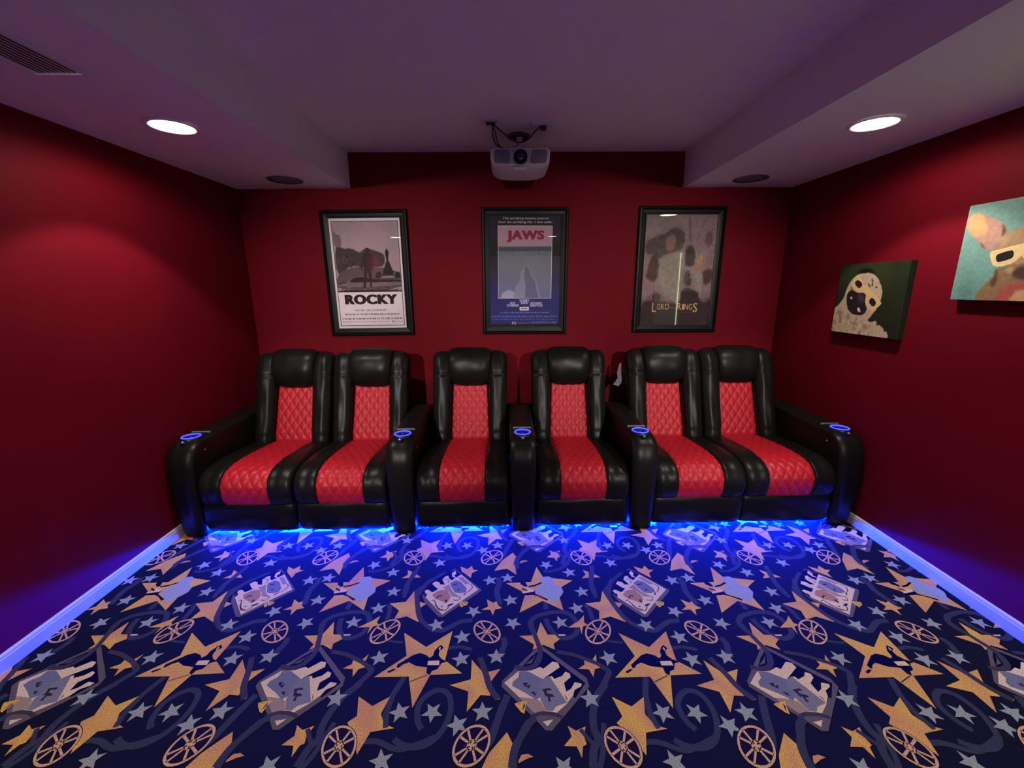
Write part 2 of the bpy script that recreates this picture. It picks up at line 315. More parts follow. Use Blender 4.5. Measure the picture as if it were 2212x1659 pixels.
["r","S",[0.433,1.919,0.432,1.909,0.43,1.894,0.428,1.876,0.428,1.859,0.428,1.84,0.43,1.818,0.433,1.798,0.434,1.784],[0.414,1.922,0.412,1.911,0.41,1.896,0.409,1.878,0.408,1.859,0.409,1.839,0.411,1.816,0.413,1.796,0.415,1.782]],
["r","S",[0.533,1.901,0.53,1.891,0.524,1.876,0.519,1.86,0.514,1.845,0.509,1.831,0.505,1.815,0.501,1.802,0.498,1.792],[0.515,1.907,0.511,1.897,0.506,1.883,0.5,1.866,0.495,1.851,0.49,1.836,0.486,1.821,0.482,1.807,0.479,1.798]],
["r","S",[0.186,1.762,0.186,1.751,0.185,1.736,0.185,1.72,0.184,1.709],[0.162,1.763,0.161,1.752,0.161,1.736,0.16,1.721,0.16,1.71]],
["r","S",[0.37,1.743,0.373,1.738,0.378,1.731,0.382,1.72,0.386,1.707,0.388,1.691,0.389,1.673,0.389,1.655,0.389,1.644],[0.352,1.733,0.355,1.728,0.359,1.721,0.363,1.713,0.365,1.704,0.367,1.69,0.368,1.672,0.368,1.655,0.368,1.643]],
["r","S",[0.543,1.915,0.537,1.904,0.528,1.889,0.518,1.872,0.509,1.856,0.503,1.841,0.497,1.825,0.492,1.811,0.488,1.801],[0.528,1.924,0.522,1.913,0.512,1.898,0.502,1.88,0.494,1.864,0.486,1.848,0.48,1.831,0.475,1.817,0.472,1.807]],
["r","S",[-0.5,2.079,-0.501,2.087,-0.502,2.099,-0.501,2.114,-0.492,2.128,-0.476,2.135,-0.457,2.138,-0.437,2.14,-0.416,2.139,-0.395,2.133,-0.375,2.124,-0.356,2.116,-0.339,2.111,-0.325,2.112,-0.311,2.115,-0.297,2.12,-0.282,2.125,-0.265,2.131,-0.248,2.138,-0.232,2.145,-0.221,2.149],[-0.481,2.081,-0.482,2.089,-0.483,2.1,-0.483,2.109,-0.48,2.113,-0.471,2.117,-0.455,2.12,-0.436,2.121,-0.419,2.12,-0.401,2.115,-0.382,2.107,-0.362,2.098,-0.341,2.093,-0.323,2.093,-0.306,2.097,-0.291,2.102,-0.275,2.107,-0.258,2.113,-0.24,2.121,-0.224,2.127,-0.213,2.132]],
["g",[-0.464,1.584,-0.353,1.506,-0.252,1.589,-0.264,1.439,-0.188,1.377,-0.313,1.372,-0.354,1.239,-0.395,1.367,-0.531,1.366,-0.426,1.463]],
["g",[-0.155,1.439,-0.104,1.377,-0.037,1.395,-0.075,1.337,-0.074,1.281,-0.11,1.285,-0.156,1.221,-0.157,1.3,-0.231,1.327,-0.152,1.35]],
["y",[0.141,1.635,0.166,1.562,0.197,1.561,0.216,1.536,0.186,1.512,0.19,1.482,0.143,1.508,0.096,1.484,0.104,1.51,0.042,1.557,0.098,1.559,0.12,1.567]],
["g",[0.301,1.429,0.332,1.423,0.356,1.457,0.351,1.415,0.366,1.395,0.337,1.386,0.325,1.351,0.314,1.386,0.272,1.39,0.301,1.409]],
["g",[0.376,1.27,0.439,1.231,0.494,1.267,0.479,1.202,0.499,1.166,0.539,1.15,0.461,1.138,0.44,1.066,0.411,1.118,0.37,1.173,0.396,1.195]],
["g",[0.198,1.166,0.225,1.149,0.26,1.163,0.248,1.13,0.253,1.104,0.24,1.098,0.23,1.062,0.219,1.098,0.177,1.1,0.207,1.13]],
["y",[0.022,2.152,0.041,2.115,0.033,2.035,0.04,1.959,-0.011,2.012,-0.08,1.994,-0.042,2.076,-0.036,2.086]],
["g",[0.149,2.023,0.177,1.94,0.327,1.91,0.265,1.862,0.245,1.8,0.254,1.702,0.162,1.767,0.047,1.692,0.075,1.799,0.061,1.836,-0.017,1.896,0.112,1.903]],
["g",[-0.577,1.764,-0.501,1.773,-0.476,1.847,-0.455,1.779,-0.398,1.759,-0.423,1.733,-0.414,1.644,-0.475,1.679,-0.53,1.662,-0.519,1.716]],
["g",[-0.11,1.783,-0.078,1.759,-0.062,1.768,-0.055,1.742,-0.034,1.723,-0.067,1.714,-0.077,1.677,-0.09,1.714,-0.132,1.713,-0.101,1.735]],
["g",[-0.545,2.01,-0.523,1.999,-0.506,1.976,-0.487,1.973,-0.462,1.948,-0.512,1.949,-0.562,1.944,-0.536,1.972]],
["o",[-0.265,2.036,-0.225,2.012,-0.203,2.04,-0.191,2.006,-0.165,2.002,-0.198,1.979,-0.2,1.939,-0.233,1.973,-0.253,1.994]],
["g",[0.343,1.669,0.338,1.626,0.355,1.613,0.328,1.604,0.315,1.56,0.314,1.601,0.259,1.599,0.314,1.637]],
["c",[0.212,1.562,0.245,1.562,0.242,1.554,0.215,1.554]],
["o",[0.025,1.058,0.035,1.075,0.056,1.078,0.074,1.069,0.055,1.064,0.025,1.05]],
["g",[-0.054,1.292,-0.044,1.283,-0.037,1.268,-0.046,1.265,-0.061,1.281]],
["s",[-0.41,1.262,-0.41,1.234,-0.436,1.223,-0.41,1.214,-0.408,1.186,-0.391,1.208,-0.363,1.201,-0.379,1.225,-0.364,1.248,-0.391,1.241]],
["s",[-0.28,1.182,-0.269,1.208,-0.241,1.209,-0.263,1.227,-0.255,1.254,-0.279,1.239,-0.302,1.255,-0.295,1.228,-0.317,1.21,-0.289,1.209]],
["s",[-0.198,1.212,-0.198,1.184,-0.223,1.173,-0.197,1.164,-0.194,1.136,-0.177,1.159,-0.15,1.153,-0.166,1.176,-0.152,1.2,-0.179,1.192]],
["s",[-0.102,1.26,-0.11,1.234,-0.138,1.231,-0.116,1.214,-0.121,1.187,-0.099,1.203,-0.074,1.19,-0.083,1.216,-0.062,1.235,-0.09,1.235]],
["s",[-0.427,1.102,-0.43,1.074,-0.456,1.065,-0.43,1.054,-0.43,1.026,-0.411,1.047,-0.384,1.039,-0.399,1.063,-0.383,1.086,-0.41,1.079]],
["s",[0.293,1.303,0.285,1.277,0.257,1.274,0.28,1.257,0.274,1.23,0.297,1.246,0.321,1.233,0.312,1.259,0.333,1.278,0.305,1.278]],
["s",[0.202,1.999,0.213,2.025,0.241,2.026,0.219,2.044,0.227,2.071,0.203,2.056,0.18,2.072,0.186,2.044,0.164,2.027,0.192,2.025]],
["s",[-0.341,1.664,-0.343,1.636,-0.369,1.626,-0.343,1.615,-0.341,1.587,-0.324,1.609,-0.297,1.602,-0.312,1.625,-0.296,1.649,-0.323,1.642]],
["s",[-0.214,1.595,-0.219,1.567,-0.246,1.56,-0.221,1.547,-0.223,1.519,-0.203,1.538,-0.177,1.528,-0.189,1.553,-0.171,1.575,-0.199,1.571]],
["s",[-0.548,1.494,-0.55,1.466,-0.576,1.457,-0.551,1.446,-0.55,1.418,-0.532,1.439,-0.505,1.431,-0.519,1.455,-0.503,1.478,-0.531,1.472]],
["s",[-0.208,1.482,-0.212,1.454,-0.239,1.447,-0.214,1.434,-0.215,1.406,-0.195,1.426,-0.169,1.417,-0.182,1.441,-0.165,1.464,-0.192,1.459]],
["s",[-0.056,1.492,-0.066,1.466,-0.094,1.464,-0.072,1.447,-0.078,1.42,-0.055,1.435,-0.031,1.421,-0.039,1.448,-0.018,1.466,-0.046,1.467]],
["s",[0.018,1.589,0.026,1.616,0.054,1.62,0.031,1.636,0.036,1.663,0.013,1.647,-0.011,1.66,-0.002,1.633,-0.022,1.614,0.006,1.615]],
["s",[-0.109,1.958,-0.113,1.93,-0.139,1.922,-0.114,1.91,-0.115,1.882,-0.095,1.902,-0.069,1.893,-0.082,1.918,-0.066,1.94,-0.093,1.935]],
["s",[-0.008,1.977,-0.018,1.95,-0.046,1.949,-0.025,1.931,-0.032,1.904,-0.008,1.919,0.015,1.904,0.008,1.931,0.03,1.949,0.002,1.95]],
["s",[-0.001,1.813,-0.006,1.786,-0.033,1.779,-0.009,1.766,-0.011,1.738,0.01,1.757,0.036,1.747,0.024,1.772,0.042,1.793,0.014,1.79]],
["s",[-0.167,1.664,-0.157,1.69,-0.129,1.693,-0.152,1.71,-0.145,1.737,-0.168,1.721,-0.192,1.736,-0.184,1.709,-0.205,1.69,-0.177,1.69]],
["s",[-0.581,1.884,-0.589,1.858,-0.617,1.854,-0.594,1.838,-0.6,1.81,-0.577,1.827,-0.553,1.814,-0.562,1.84,-0.541,1.859,-0.569,1.859]],
["s",[-0.627,2.031,-0.632,2.003,-0.659,1.996,-0.635,1.983,-0.637,1.955,-0.617,1.974,-0.591,1.964,-0.603,1.989,-0.585,2.011,-0.612,2.007]],
["s",[0.309,1.754,0.305,1.726,0.278,1.718,0.303,1.706,0.302,1.678,0.322,1.698,0.348,1.688,0.335,1.713,0.352,1.735,0.325,1.73]],
["s",[0.222,1.669,0.218,1.641,0.191,1.634,0.215,1.621,0.214,1.593,0.234,1.613,0.26,1.603,0.247,1.628,0.265,1.65,0.237,1.645]],
["d","S",[-0.112,1.454,-0.107,1.441,-0.099,1.422,-0.092,1.4,-0.085,1.381,-0.079,1.364,-0.075,1.348,-0.071,1.334,-0.066,1.321,-0.059,1.308,-0.049,1.294,-0.04,1.282,-0.034,1.274],[-0.134,1.446,-0.129,1.433,-0.121,1.413,-0.114,1.392,-0.107,1.374,-0.102,1.358,-0.098,1.342,-0.093,1.326,-0.087,1.311,-0.078,1.295,-0.068,1.281,-0.059,1.268,-0.053,1.26]],
["d","S",[0.198,1.481,0.21,1.478,0.227,1.475,0.245,1.47,0.262,1.466,0.276,1.46,0.288,1.455,0.299,1.449,0.309,1.444,0.321,1.438,0.332,1.433,0.343,1.428,0.352,1.422,0.361,1.416,0.368,1.41,0.374,1.405,0.378,1.401],[0.194,1.464,0.206,1.461,0.223,1.457,0.241,1.453,0.256,1.449,0.269,1.444,0.28,1.439,0.291,1.433,0.302,1.428,0.313,1.422,0.324,1.417,0.334,1.412,0.343,1.407,0.35,1.402,0.357,1.397,0.362,1.392,0.366,1.388]],
["d","S",[-0.451,1.855,-0.45,1.849,-0.449,1.84,-0.447,1.829,-0.444,1.816,-0.44,1.799,-0.435,1.78,-0.43,1.759,-0.424,1.74,-0.419,1.723,-0.414,1.707,-0.409,1.692,-0.404,1.679,-0.397,1.668,-0.39,1.658,-0.383,1.649,-0.378,1.643],[-0.474,1.852,-0.474,1.845,-0.472,1.836,-0.47,1.825,-0.468,1.811,-0.463,1.794,-0.458,1.774,-0.453,1.753,-0.447,1.734,-0.442,1.716,-0.437,1.699,-0.431,1.683,-0.425,1.668,-0.417,1.655,-0.409,1.643,-0.401,1.634,-0.396,1.628]],
["r","S",[-0.494,1.992,-0.496,1.981,-0.499,1.965,-0.502,1.948,-0.505,1.932,-0.507,1.92,-0.51,1.908,-0.512,1.898,-0.513,1.887,-0.513,1.871,-0.511,1.853,-0.509,1.836,-0.508,1.824],[-0.516,1.996,-0.518,1.985,-0.52,1.969,-0.523,1.952,-0.526,1.936,-0.529,1.924,-0.531,1.913,-0.534,1.901,-0.535,1.887,-0.534,1.87,-0.533,1.851,-0.531,1.834,-0.529,1.822]],
["r","S",[-0.469,1.859,-0.462,1.867,-0.452,1.879,-0.441,1.892,-0.431,1.905,-0.421,1.916,-0.411,1.929,-0.4,1.941,-0.39,1.953,-0.378,1.964,-0.365,1.976,-0.353,1.985,-0.345,1.992],[-0.456,1.848,-0.449,1.856,-0.439,1.868,-0.428,1.881,-0.417,1.893,-0.407,1.905,-0.397,1.918,-0.387,1.929,-0.377,1.94,-0.366,1.951,-0.353,1.963,-0.342,1.972,-0.334,1.979]],
["r","S",[0.462,2.024,0.459,2.01,0.455,1.989,0.451,1.966,0.447,1.945,0.442,1.929,0.438,1.914,0.434,1.9,0.432,1.886,0.432,1.868,0.434,1.847,0.436,1.828,0.437,1.814],[0.44,2.029,0.437,2.014,0.433,1.993,0.428,1.97,0.424,1.951,0.42,1.935,0.416,1.92,0.412,1.905,0.409,1.888,0.409,1.867,0.411,1.845,0.413,1.825,0.414,1.812]],
["d","S",[0.246,1.157,0.25,1.152,0.255,1.145,0.26,1.136,0.265,1.129,0.27,1.122,0.275,1.116,0.279,1.11,0.282,1.106],[0.234,1.149,0.237,1.144,0.243,1.136,0.248,1.128,0.253,1.121,0.258,1.114,0.263,1.107,0.267,1.101,0.27,1.097]],
["r","S",[-0.434,1.247,-0.433,1.238,-0.432,1.226,-0.43,1.212,-0.429,1.201,-0.427,1.192,-0.425,1.184,-0.423,1.177,-0.422,1.172],[-0.452,1.245,-0.451,1.236,-0.45,1.224,-0.448,1.21,-0.447,1.198,-0.445,1.188,-0.443,1.179,-0.441,1.172,-0.439,1.167]],
["k",[-0.452,1.406,-0.454,1.422,-0.42,1.449,-0.4,1.466,-0.373,1.476,-0.344,1.465,-0.33,1.451,-0.317,1.461,-0.315,1.485,-0.301,1.507,-0.29,1.516,-0.278,1.499,-0.294,1.485,-0.294,1.464,-0.28,1.446,-0.254,1.432,-0.276,1.426,-0.289,1.397,-0.308,1.391,-0.316,1.372,-0.33,1.381,-0.331,1.407,-0.377,1.414,-0.41,1.432,-0.431,1.422,-0.444,1.407]],
["k",[-0.486,1.391,-0.463,1.403,-0.452,1.4,-0.478,1.384]],
["c",[-0.333,1.437,-0.287,1.438,-0.284,1.416,-0.332,1.417]],
["c",[-0.298,1.501,-0.291,1.505,-0.291,1.49,-0.297,1.49]],
["b",[-0.385,1.347,-0.325,1.374,-0.323,1.371,-0.384,1.343]],
["t",[0.156,1.926,0.177,1.94,0.207,1.945,0.225,1.929,0.23,1.891,0.265,1.857,0.27,1.826,0.254,1.799,0.24,1.782,0.216,1.743,0.199,1.77,0.165,1.801,0.129,1.824,0.134,1.846,0.173,1.897]],
["k",[0.094,1.872,0.13,1.881,0.16,1.899,0.172,1.899,0.166,1.89,0.129,1.869,0.103,1.863]],
["k",[0.057,1.816,0.124,1.831,0.129,1.846,0.129,1.815,0.19,1.777,0.183,1.767,0.143,1.797,0.116,1.809,0.069,1.805]],
["k",[0.057,1.901,0.083,1.901,0.094,1.872,0.084,1.866,0.06,1.885]],
["k",[0.062,1.861,0.09,1.845,0.091,1.836,0.065,1.848]],
["c",[0.085,1.87,0.096,1.852,0.128,1.846,0.117,1.83,0.064,1.821,0.067,1.832,0.093,1.836]],
["f",[0.128,1.51,0.298,1.348,0.301,1.312,0.142,1.15,0.12,1.152,0.093,1.185,-0.033,1.318,-0.03,1.342]],
["k",[0.129,1.488,0.289,1.327,0.241,1.267,0.082,1.38]],
["k",[0.082,1.387,0.126,1.484,0.085,1.447,0.052,1.407]],
["c",[-0.022,1.333,0.034,1.384,0.082,1.385,0.129,1.348,0.164,1.36,0.196,1.305,0.211,1.249,0.201,1.241,0.163,1.21,0.133,1.215,0.085,1.213,0.033,1.274]],
["c",[0.082,1.384,0.12,1.401,0.133,1.392,0.173,1.425,0.194,1.419,0.199,1.398,0.129,1.348]],
["c",[0.168,1.345,0.203,1.359,0.219,1.378,0.235,1.37,0.236,1.353,0.207,1.329,0.214,1.265,0.194,1.294]],
["c",[0.248,1.331,0.275,1.325,0.27,1.313,0.243,1.299,0.234,1.276,0.21,1.251,0.21,1.293,0.231,1.305]],
["f",[0.06,1.413,0.093,1.44,0.109,1.46,0.087,1.419]],
["h",[0.033,1.274,0.091,1.267,0.111,1.256,0.129,1.221,0.085,1.213]],
["t2",[0.037,1.383,0.073,1.381,0.129,1.345,0.113,1.319,0.118,1.278,0.096,1.262,0.058,1.29,0.008,1.32,0.011,1.338,0.033,1.356]],
["t3",[0.114,1.324,0.129,1.347,0.153,1.36,0.164,1.339,0.21,1.246,0.204,1.249,0.166,1.236,0.152,1.218,0.129,1.221,0.112,1.261,0.112,1.267]],
["b",[0.049,1.332,0.068,1.334,0.062,1.319,0.078,1.325,0.072,1.307,0.062,1.316,0.054,1.32]],
["b",[0.077,1.296,0.093,1.293,0.097,1.278,0.087,1.284]],
["b",[0.12,1.304,0.15,1.309,0.158,1.3,0.136,1.298,0.14,1.28,0.131,1.272,0.127,1.292]],
["b",[0.13,1.289,0.158,1.283,0.165,1.274,0.147,1.272,0.15,1.255,0.14,1.255,0.139,1.277]],
["y",[0.016,1.25,0.043,1.257,0.064,1.259,0.056,1.24,0.051,1.211,0.039,1.217,0.02,1.241]],
["b",[0.017,1.242,0.043,1.254,0.033,1.248]],
["b",[0.042,1.219,0.054,1.24,0.051,1.254]],
["c",[0.113,1.182,0.151,1.189,0.129,1.165]],
["d","S",[0.068,1.202,0.073,1.205,0.081,1.209,0.091,1.214,0.101,1.217,0.112,1.219,0.124,1.219,0.136,1.218,0.147,1.217,0.159,1.214,0.17,1.21,0.18,1.205,0.187,1.203],[0.075,1.19,0.08,1.193,0.088,1.197,0.096,1.201,0.104,1.204,0.113,1.205,0.124,1.205,0.134,1.204,0.144,1.203,0.155,1.2,0.165,1.197,0.175,1.193,0.182,1.19]],
["r","S",[0.096,1.183,0.09,1.18,0.082,1.177,0.075,1.173,0.068,1.168,0.063,1.161,0.057,1.15,0.05,1.139,0.044,1.127,0.038,1.117,0.032,1.108,0.027,1.099,0.023,1.089,0.019,1.076,0.017,1.061,0.015,1.046,0.013,1.035],[0.087,1.203,0.081,1.201,0.073,1.197,0.062,1.192,0.052,1.184,0.044,1.173,0.037,1.162,0.031,1.15,0.025,1.139,0.019,1.129,0.012,1.12,0.006,1.109,0.001,1.096,-0.003,1.081,-0.006,1.064,-0.008,1.049,-0.009,1.038]],
["d","S",[0.107,1.646,0.108,1.636,0.109,1.622,0.111,1.607,0.113,1.593,0.116,1.58,0.119,1.568,0.122,1.555,0.125,1.542,0.128,1.529,0.132,1.516,0.135,1.502,0.137,1.489,0.138,1.477,0.137,1.465,0.136,1.454,0.133,1.443,0.129,1.431,0.123,1.42,0.116,1.41,0.107,1.401,0.097,1.394,0.085,1.389,0.073,1.385,0.06,1.383,0.046,1.384,0.033,1.388,0.022,1.392,0.014,1.394],[0.086,1.644,0.087,1.634,0.088,1.62,0.09,1.604,0.092,1.589,0.095,1.576,0.098,1.563,0.102,1.55,0.105,1.537,0.108,1.524,0.111,1.511,0.114,1.498,0.116,1.487,0.116,1.476,0.116,1.467,0.115,1.458,0.113,1.449,0.11,1.44,0.105,1.431,0.1,1.424,0.094,1.417,0.086,1.412,0.077,1.408,0.068,1.406,0.059,1.404,0.05,1.405,0.039,1.408,0.028,1.412,0.021,1.414]],
["r","S",[0.133,1.477,0.133,1.471,0.133,1.463,0.132,1.453,0.13,1.444,0.126,1.435,0.121,1.426,0.116,1.419,0.113,1.415],[0.118,1.477,0.118,1.472,0.118,1.463,0.117,1.455,0.116,1.448,0.113,1.442,0.109,1.435,0.104,1.428,0.101,1.423]],
["f",[-0.293,2.016,-0.14,1.852,-0.143,1.838,-0.307,1.673,-0.328,1.674,-0.413,1.774,-0.431,1.822,-0.306,2.008]],
["k",[-0.308,2.001,-0.292,2.005,-0.254,1.969,-0.412,1.799,-0.433,1.83,-0.394,1.913]],
["c",[-0.278,1.944,-0.254,1.969,-0.154,1.852,-0.239,1.766,-0.312,1.687,-0.413,1.804]],
["c",[-0.305,1.98,-0.288,2.0,-0.28,1.974,-0.29,1.962,-0.274,1.939,-0.298,1.95]],
["c",[-0.348,1.931,-0.335,1.955,-0.32,1.96,-0.314,1.94,-0.295,1.92,-0.281,1.939,-0.294,1.892,-0.325,1.883]],
["c",[-0.395,1.898,-0.382,1.917,-0.362,1.912,-0.352,1.893,-0.333,1.892,-0.324,1.874,-0.347,1.856,-0.371,1.87]],
["c",[-0.424,1.848,-0.41,1.857,-0.385,1.838,-0.37,1.843,-0.378,1.821,-0.399,1.799,-0.413,1.821]],
["h",[-0.268,1.944,-0.246,1.949,-0.202,1.895,-0.224,1.89]],
["m",[-0.381,1.816,-0.363,1.842,-0.343,1.853,-0.314,1.851,-0.29,1.81,-0.29,1.784,-0.305,1.759,-0.331,1.776,-0.361,1.79]],
["t2",[-0.305,1.901,-0.276,1.925,-0.248,1.91,-0.215,1.862,-0.215,1.835,-0.239,1.827,-0.271,1.832,-0.292,1.873]],
["h",[-0.336,1.869,-0.307,1.892,-0.281,1.836,-0.24,1.8,-0.283,1.806,-0.3,1.837]],
["b",[-0.359,1.798,-0.347,1.815,-0.331,1.813,-0.33,1.806,-0.345,1.807,-0.355,1.792]],
["b",[-0.314,1.78,-0.302,1.787,-0.301,1.767,-0.305,1.763]],
["b",[-0.297,1.747,-0.275,1.759,-0.265,1.756,-0.281,1.742,-0.293,1.738]],
["b",[-0.288,1.894,-0.266,1.898,-0.265,1.891,-0.284,1.884]],
["b",[-0.263,1.856,-0.252,1.858,-0.248,1.849,-0.257,1.847]],
["b",[-0.229,1.818,-0.209,1.839,-0.212,1.831,-0.222,1.813]],
["b",[-0.329,1.739,-0.317,1.743,-0.319,1.733]],
["b",[-0.429,1.826,-0.411,1.83,-0.406,1.817,-0.416,1.804]],
["b","S",[-0.378,1.779,-0.376,1.78,-0.373,1.783,-0.369,1.784,-0.364,1.783,-0.362,1.779,-0.359,1.774,-0.357,1.768,-0.354,1.761,-0.35,1.753,-0.345,1.744,-0.34,1.735,-0.334,1.729,-0.329,1.725,-0.323,1.723,-0.317,1.722,-0.313,1.721],[-0.376,1.776,-0.374,1.777,-0.371,1.779,-0.369,1.78,-0.367,1.78,-0.365,1.777,-0.363,1.772,-0.361,1.766,-0.358,1.759,-0.354,1.751,-0.349,1.742,-0.343,1.733,-0.337,1.725,-0.331,1.721,-0.324,1.719,-0.318,1.717,-0.314,1.716]],
["b","S",[-0.353,1.753,-0.349,1.746,-0.343,1.737,-0.337,1.727,-0.33,1.721,-0.324,1.717,-0.316,1.715,-0.308,1.715,-0.302,1.716,-0.298,1.72,-0.294,1.727,-0.291,1.734,-0.289,1.739],[-0.357,1.751,-0.353,1.744,-0.347,1.735,-0.34,1.725,-0.333,1.717,-0.325,1.713,-0.316,1.711,-0.308,1.711,-0.3,1.712,-0.295,1.718,-0.29,1.725,-0.287,1.732,-0.285,1.737]],
["b","S",[-0.274,1.784,-0.268,1.782,-0.26,1.781,-0.253,1.78,-0.248,1.781,-0.245,1.785,-0.244,1.792,-0.244,1.8,-0.244,1.805],[-0.275,1.78,-0.269,1.779,-0.261,1.777,-0.253,1.776,-0.246,1.778,-0.242,1.784,-0.241,1.792,-0.24,1.799,-0.24,1.805]],
["f","S",[-0.2,1.896,-0.197,1.893,-0.192,1.888,-0.188,1.882,-0.185,1.876,-0.184,1.87,-0.185,1.864,-0.187,1.857,-0.19,1.852,-0.193,1.846,-0.197,1.841,-0.201,1.836,-0.204,1.833],[-0.203,1.893,-0.2,1.89,-0.196,1.885,-0.192,1.88,-0.189,1.875,-0.189,1.87,-0.19,1.865,-0.192,1.859,-0.194,1.854,-0.197,1.849,-0.201,1.844,-0.205,1.839,-0.208,1.836]],
["f","S",[-0.335,1.935,-0.332,1.935,-0.327,1.935,-0.322,1.934,-0.317,1.932,-0.315,1.927,-0.313,1.922,-0.311,1.916,-0.311,1.911,-0.312,1.907,-0.314,1.904,-0.315,1.902,-0.317,1.9],[-0.336,1.931,-0.332,1.931,-0.328,1.931,-0.323,1.93,-0.32,1.929,-0.318,1.926,-0.316,1.921,-0.315,1.915,-0.315,1.911,-0.315,1.908,-0.317,1.906,-0.318,1.904,-0.32,1.903]],
["y",[-0.24,1.775,-0.197,1.765,-0.201,1.749,-0.229,1.731,-0.239,1.75]],
["b",[-0.238,1.77,-0.215,1.741,-0.218,1.737]],
["b",[-0.238,1.773,-0.202,1.757,-0.203,1.753]],
["R",[-0.129,1.108],[0.062,0.022],[-0.005,0.064],0.49],
["R",[0.371,1.095],[0.056,-0.031],[0.016,0.06],1.17],
["R",[-0.1,1.584],[0.061,-0.017],[-0.003,0.062],0.82],
["R",[0.39,1.576],[0.059,0.006],[0.014,0.069],0.85],
]
PUG = [
["bg2",[0.0076,0.424,0.2806,0.4306,0.3702,0.3859,0.3601,0.2521,0.3355,0.2723,0.2925,0.3379,0.244,0.3669,0.1426,0.3612,0.084,0.3014,0.0374,0.2864]],
["blk",[0.1371,0.365,0.1591,0.3913,0.1983,0.3967,0.2445,0.3843,0.2754,0.359,0.2448,0.3634,0.1824,0.3671]],
["fur",[0.0016,0.0095,-0.0036,0.1135,0.0134,0.1579,0.064,0.2102,0.0774,0.2864,0.1107,0.3345,0.1426,0.3612,0.244,0.3669,0.2925,0.3379,0.3375,0.2723,0.3419,0.2244,0.3226,0.1612,0.2898,0.1167,0.2694,0.0901,0.3059,0.0821,0.3284,0.0963,0.3408,0.0814,0.3397,0.0636,0.3542,0.0737,0.3682,0.0661,0.3891,0.054,0.3975,0.0339,0.4195,0.0431,0.4301,0.0125]],
["fur2",[0.04,0.1318,0.0546,0.1598,0.0763,0.095,0.0704,0.0633,0.0552,0.0739]],
["fur2",[0.1069,0.1048,0.1279,0.1214,0.1416,0.0918,0.1272,0.0793]],
["fur2",[0.1639,0.067,0.1895,0.0803,0.2027,0.0627,0.1812,0.0533]],
["fur2",[0.2501,0.0556,0.2857,0.0552,0.281,0.0366,0.2584,0.038]],
["fur2",[0.2214,0.0196,0.2362,0.0359,0.2461,0.0221,0.2373,0.01]],
["wr",[0.2418,0.3372,0.2624,0.3316,0.2723,0.2861,0.2553,0.2914,0.2598,0.3142]],
["wr",[0.2817,0.2913,0.3059,0.286,0.3018,0.2764,0.284,0.2808]],
["wr",[0.2232,0.3128,0.243,0.302,0.2613,0.2773,0.2421,0.2861]],
["muz",[0.0823,0.2411,0.1019,0.2639,0.1252,0.2678,0.1714,0.2497,0.216,0.2539,0.2347,0.2291,0.2337,0.193,0.2539,0.1614,0.2505,0.136,0.2234,0.1161,0.1815,0.1171,0.1471,0.1225,0.1133,0.1434,0.0905,0.1919]],
["muz2",[0.1637,0.2423,0.209,0.2448,0.2248,0.1927,0.1986,0.1882]],
["gl",[0.1423,0.3623,0.1754,0.3368,0.2022,0.297,0.2244,0.2968,0.2576,0.265,0.3019,0.2374,0.3383,0.2036,0.351,0.1919,0.3002,0.1477,0.2825,0.1503,0.2515,0.1721,0.2307,0.1966,0.2311,0.2254,0.2294,0.2433,0.2115,0.2538,0.1756,0.2516,0.1394,0.2678,0.1051,0.2938,0.1131,0.3234]],
["len",[0.1489,0.3319,0.1965,0.3024,0.1736,0.2717,0.1263,0.3066]],
["len",[0.2738,0.2299,0.3159,0.1959,0.296,0.1669,0.2545,0.1991]],
["wh",[0.1128,0.2247,0.1269,0.2268,0.1344,0.2139,0.1235,0.2088]],
["wh",[0.179,0.1505,0.1934,0.1696,0.2134,0.1412,0.2038,0.1325]],
["pk",[0.2649,0.0185,0.2782,0.029,0.2876,0.0062,0.272,0.0063]],
["pk",[0.2365,0.0137,0.2483,0.0223,0.2562,0.0065,0.2427,0.0061]],
["pk",[0.3288,0.0161,0.3385,0.0207,0.3458,0.0065,0.331,0.0063]],
["pk",[0.3585,0.0157,0.3655,0.0218,0.3747,0.0076,0.3624,0.0073]],
["pk",[0.4068,0.0192,0.4216,0.0243,0.4297,0.0124,0.4129,0.0095]],
]
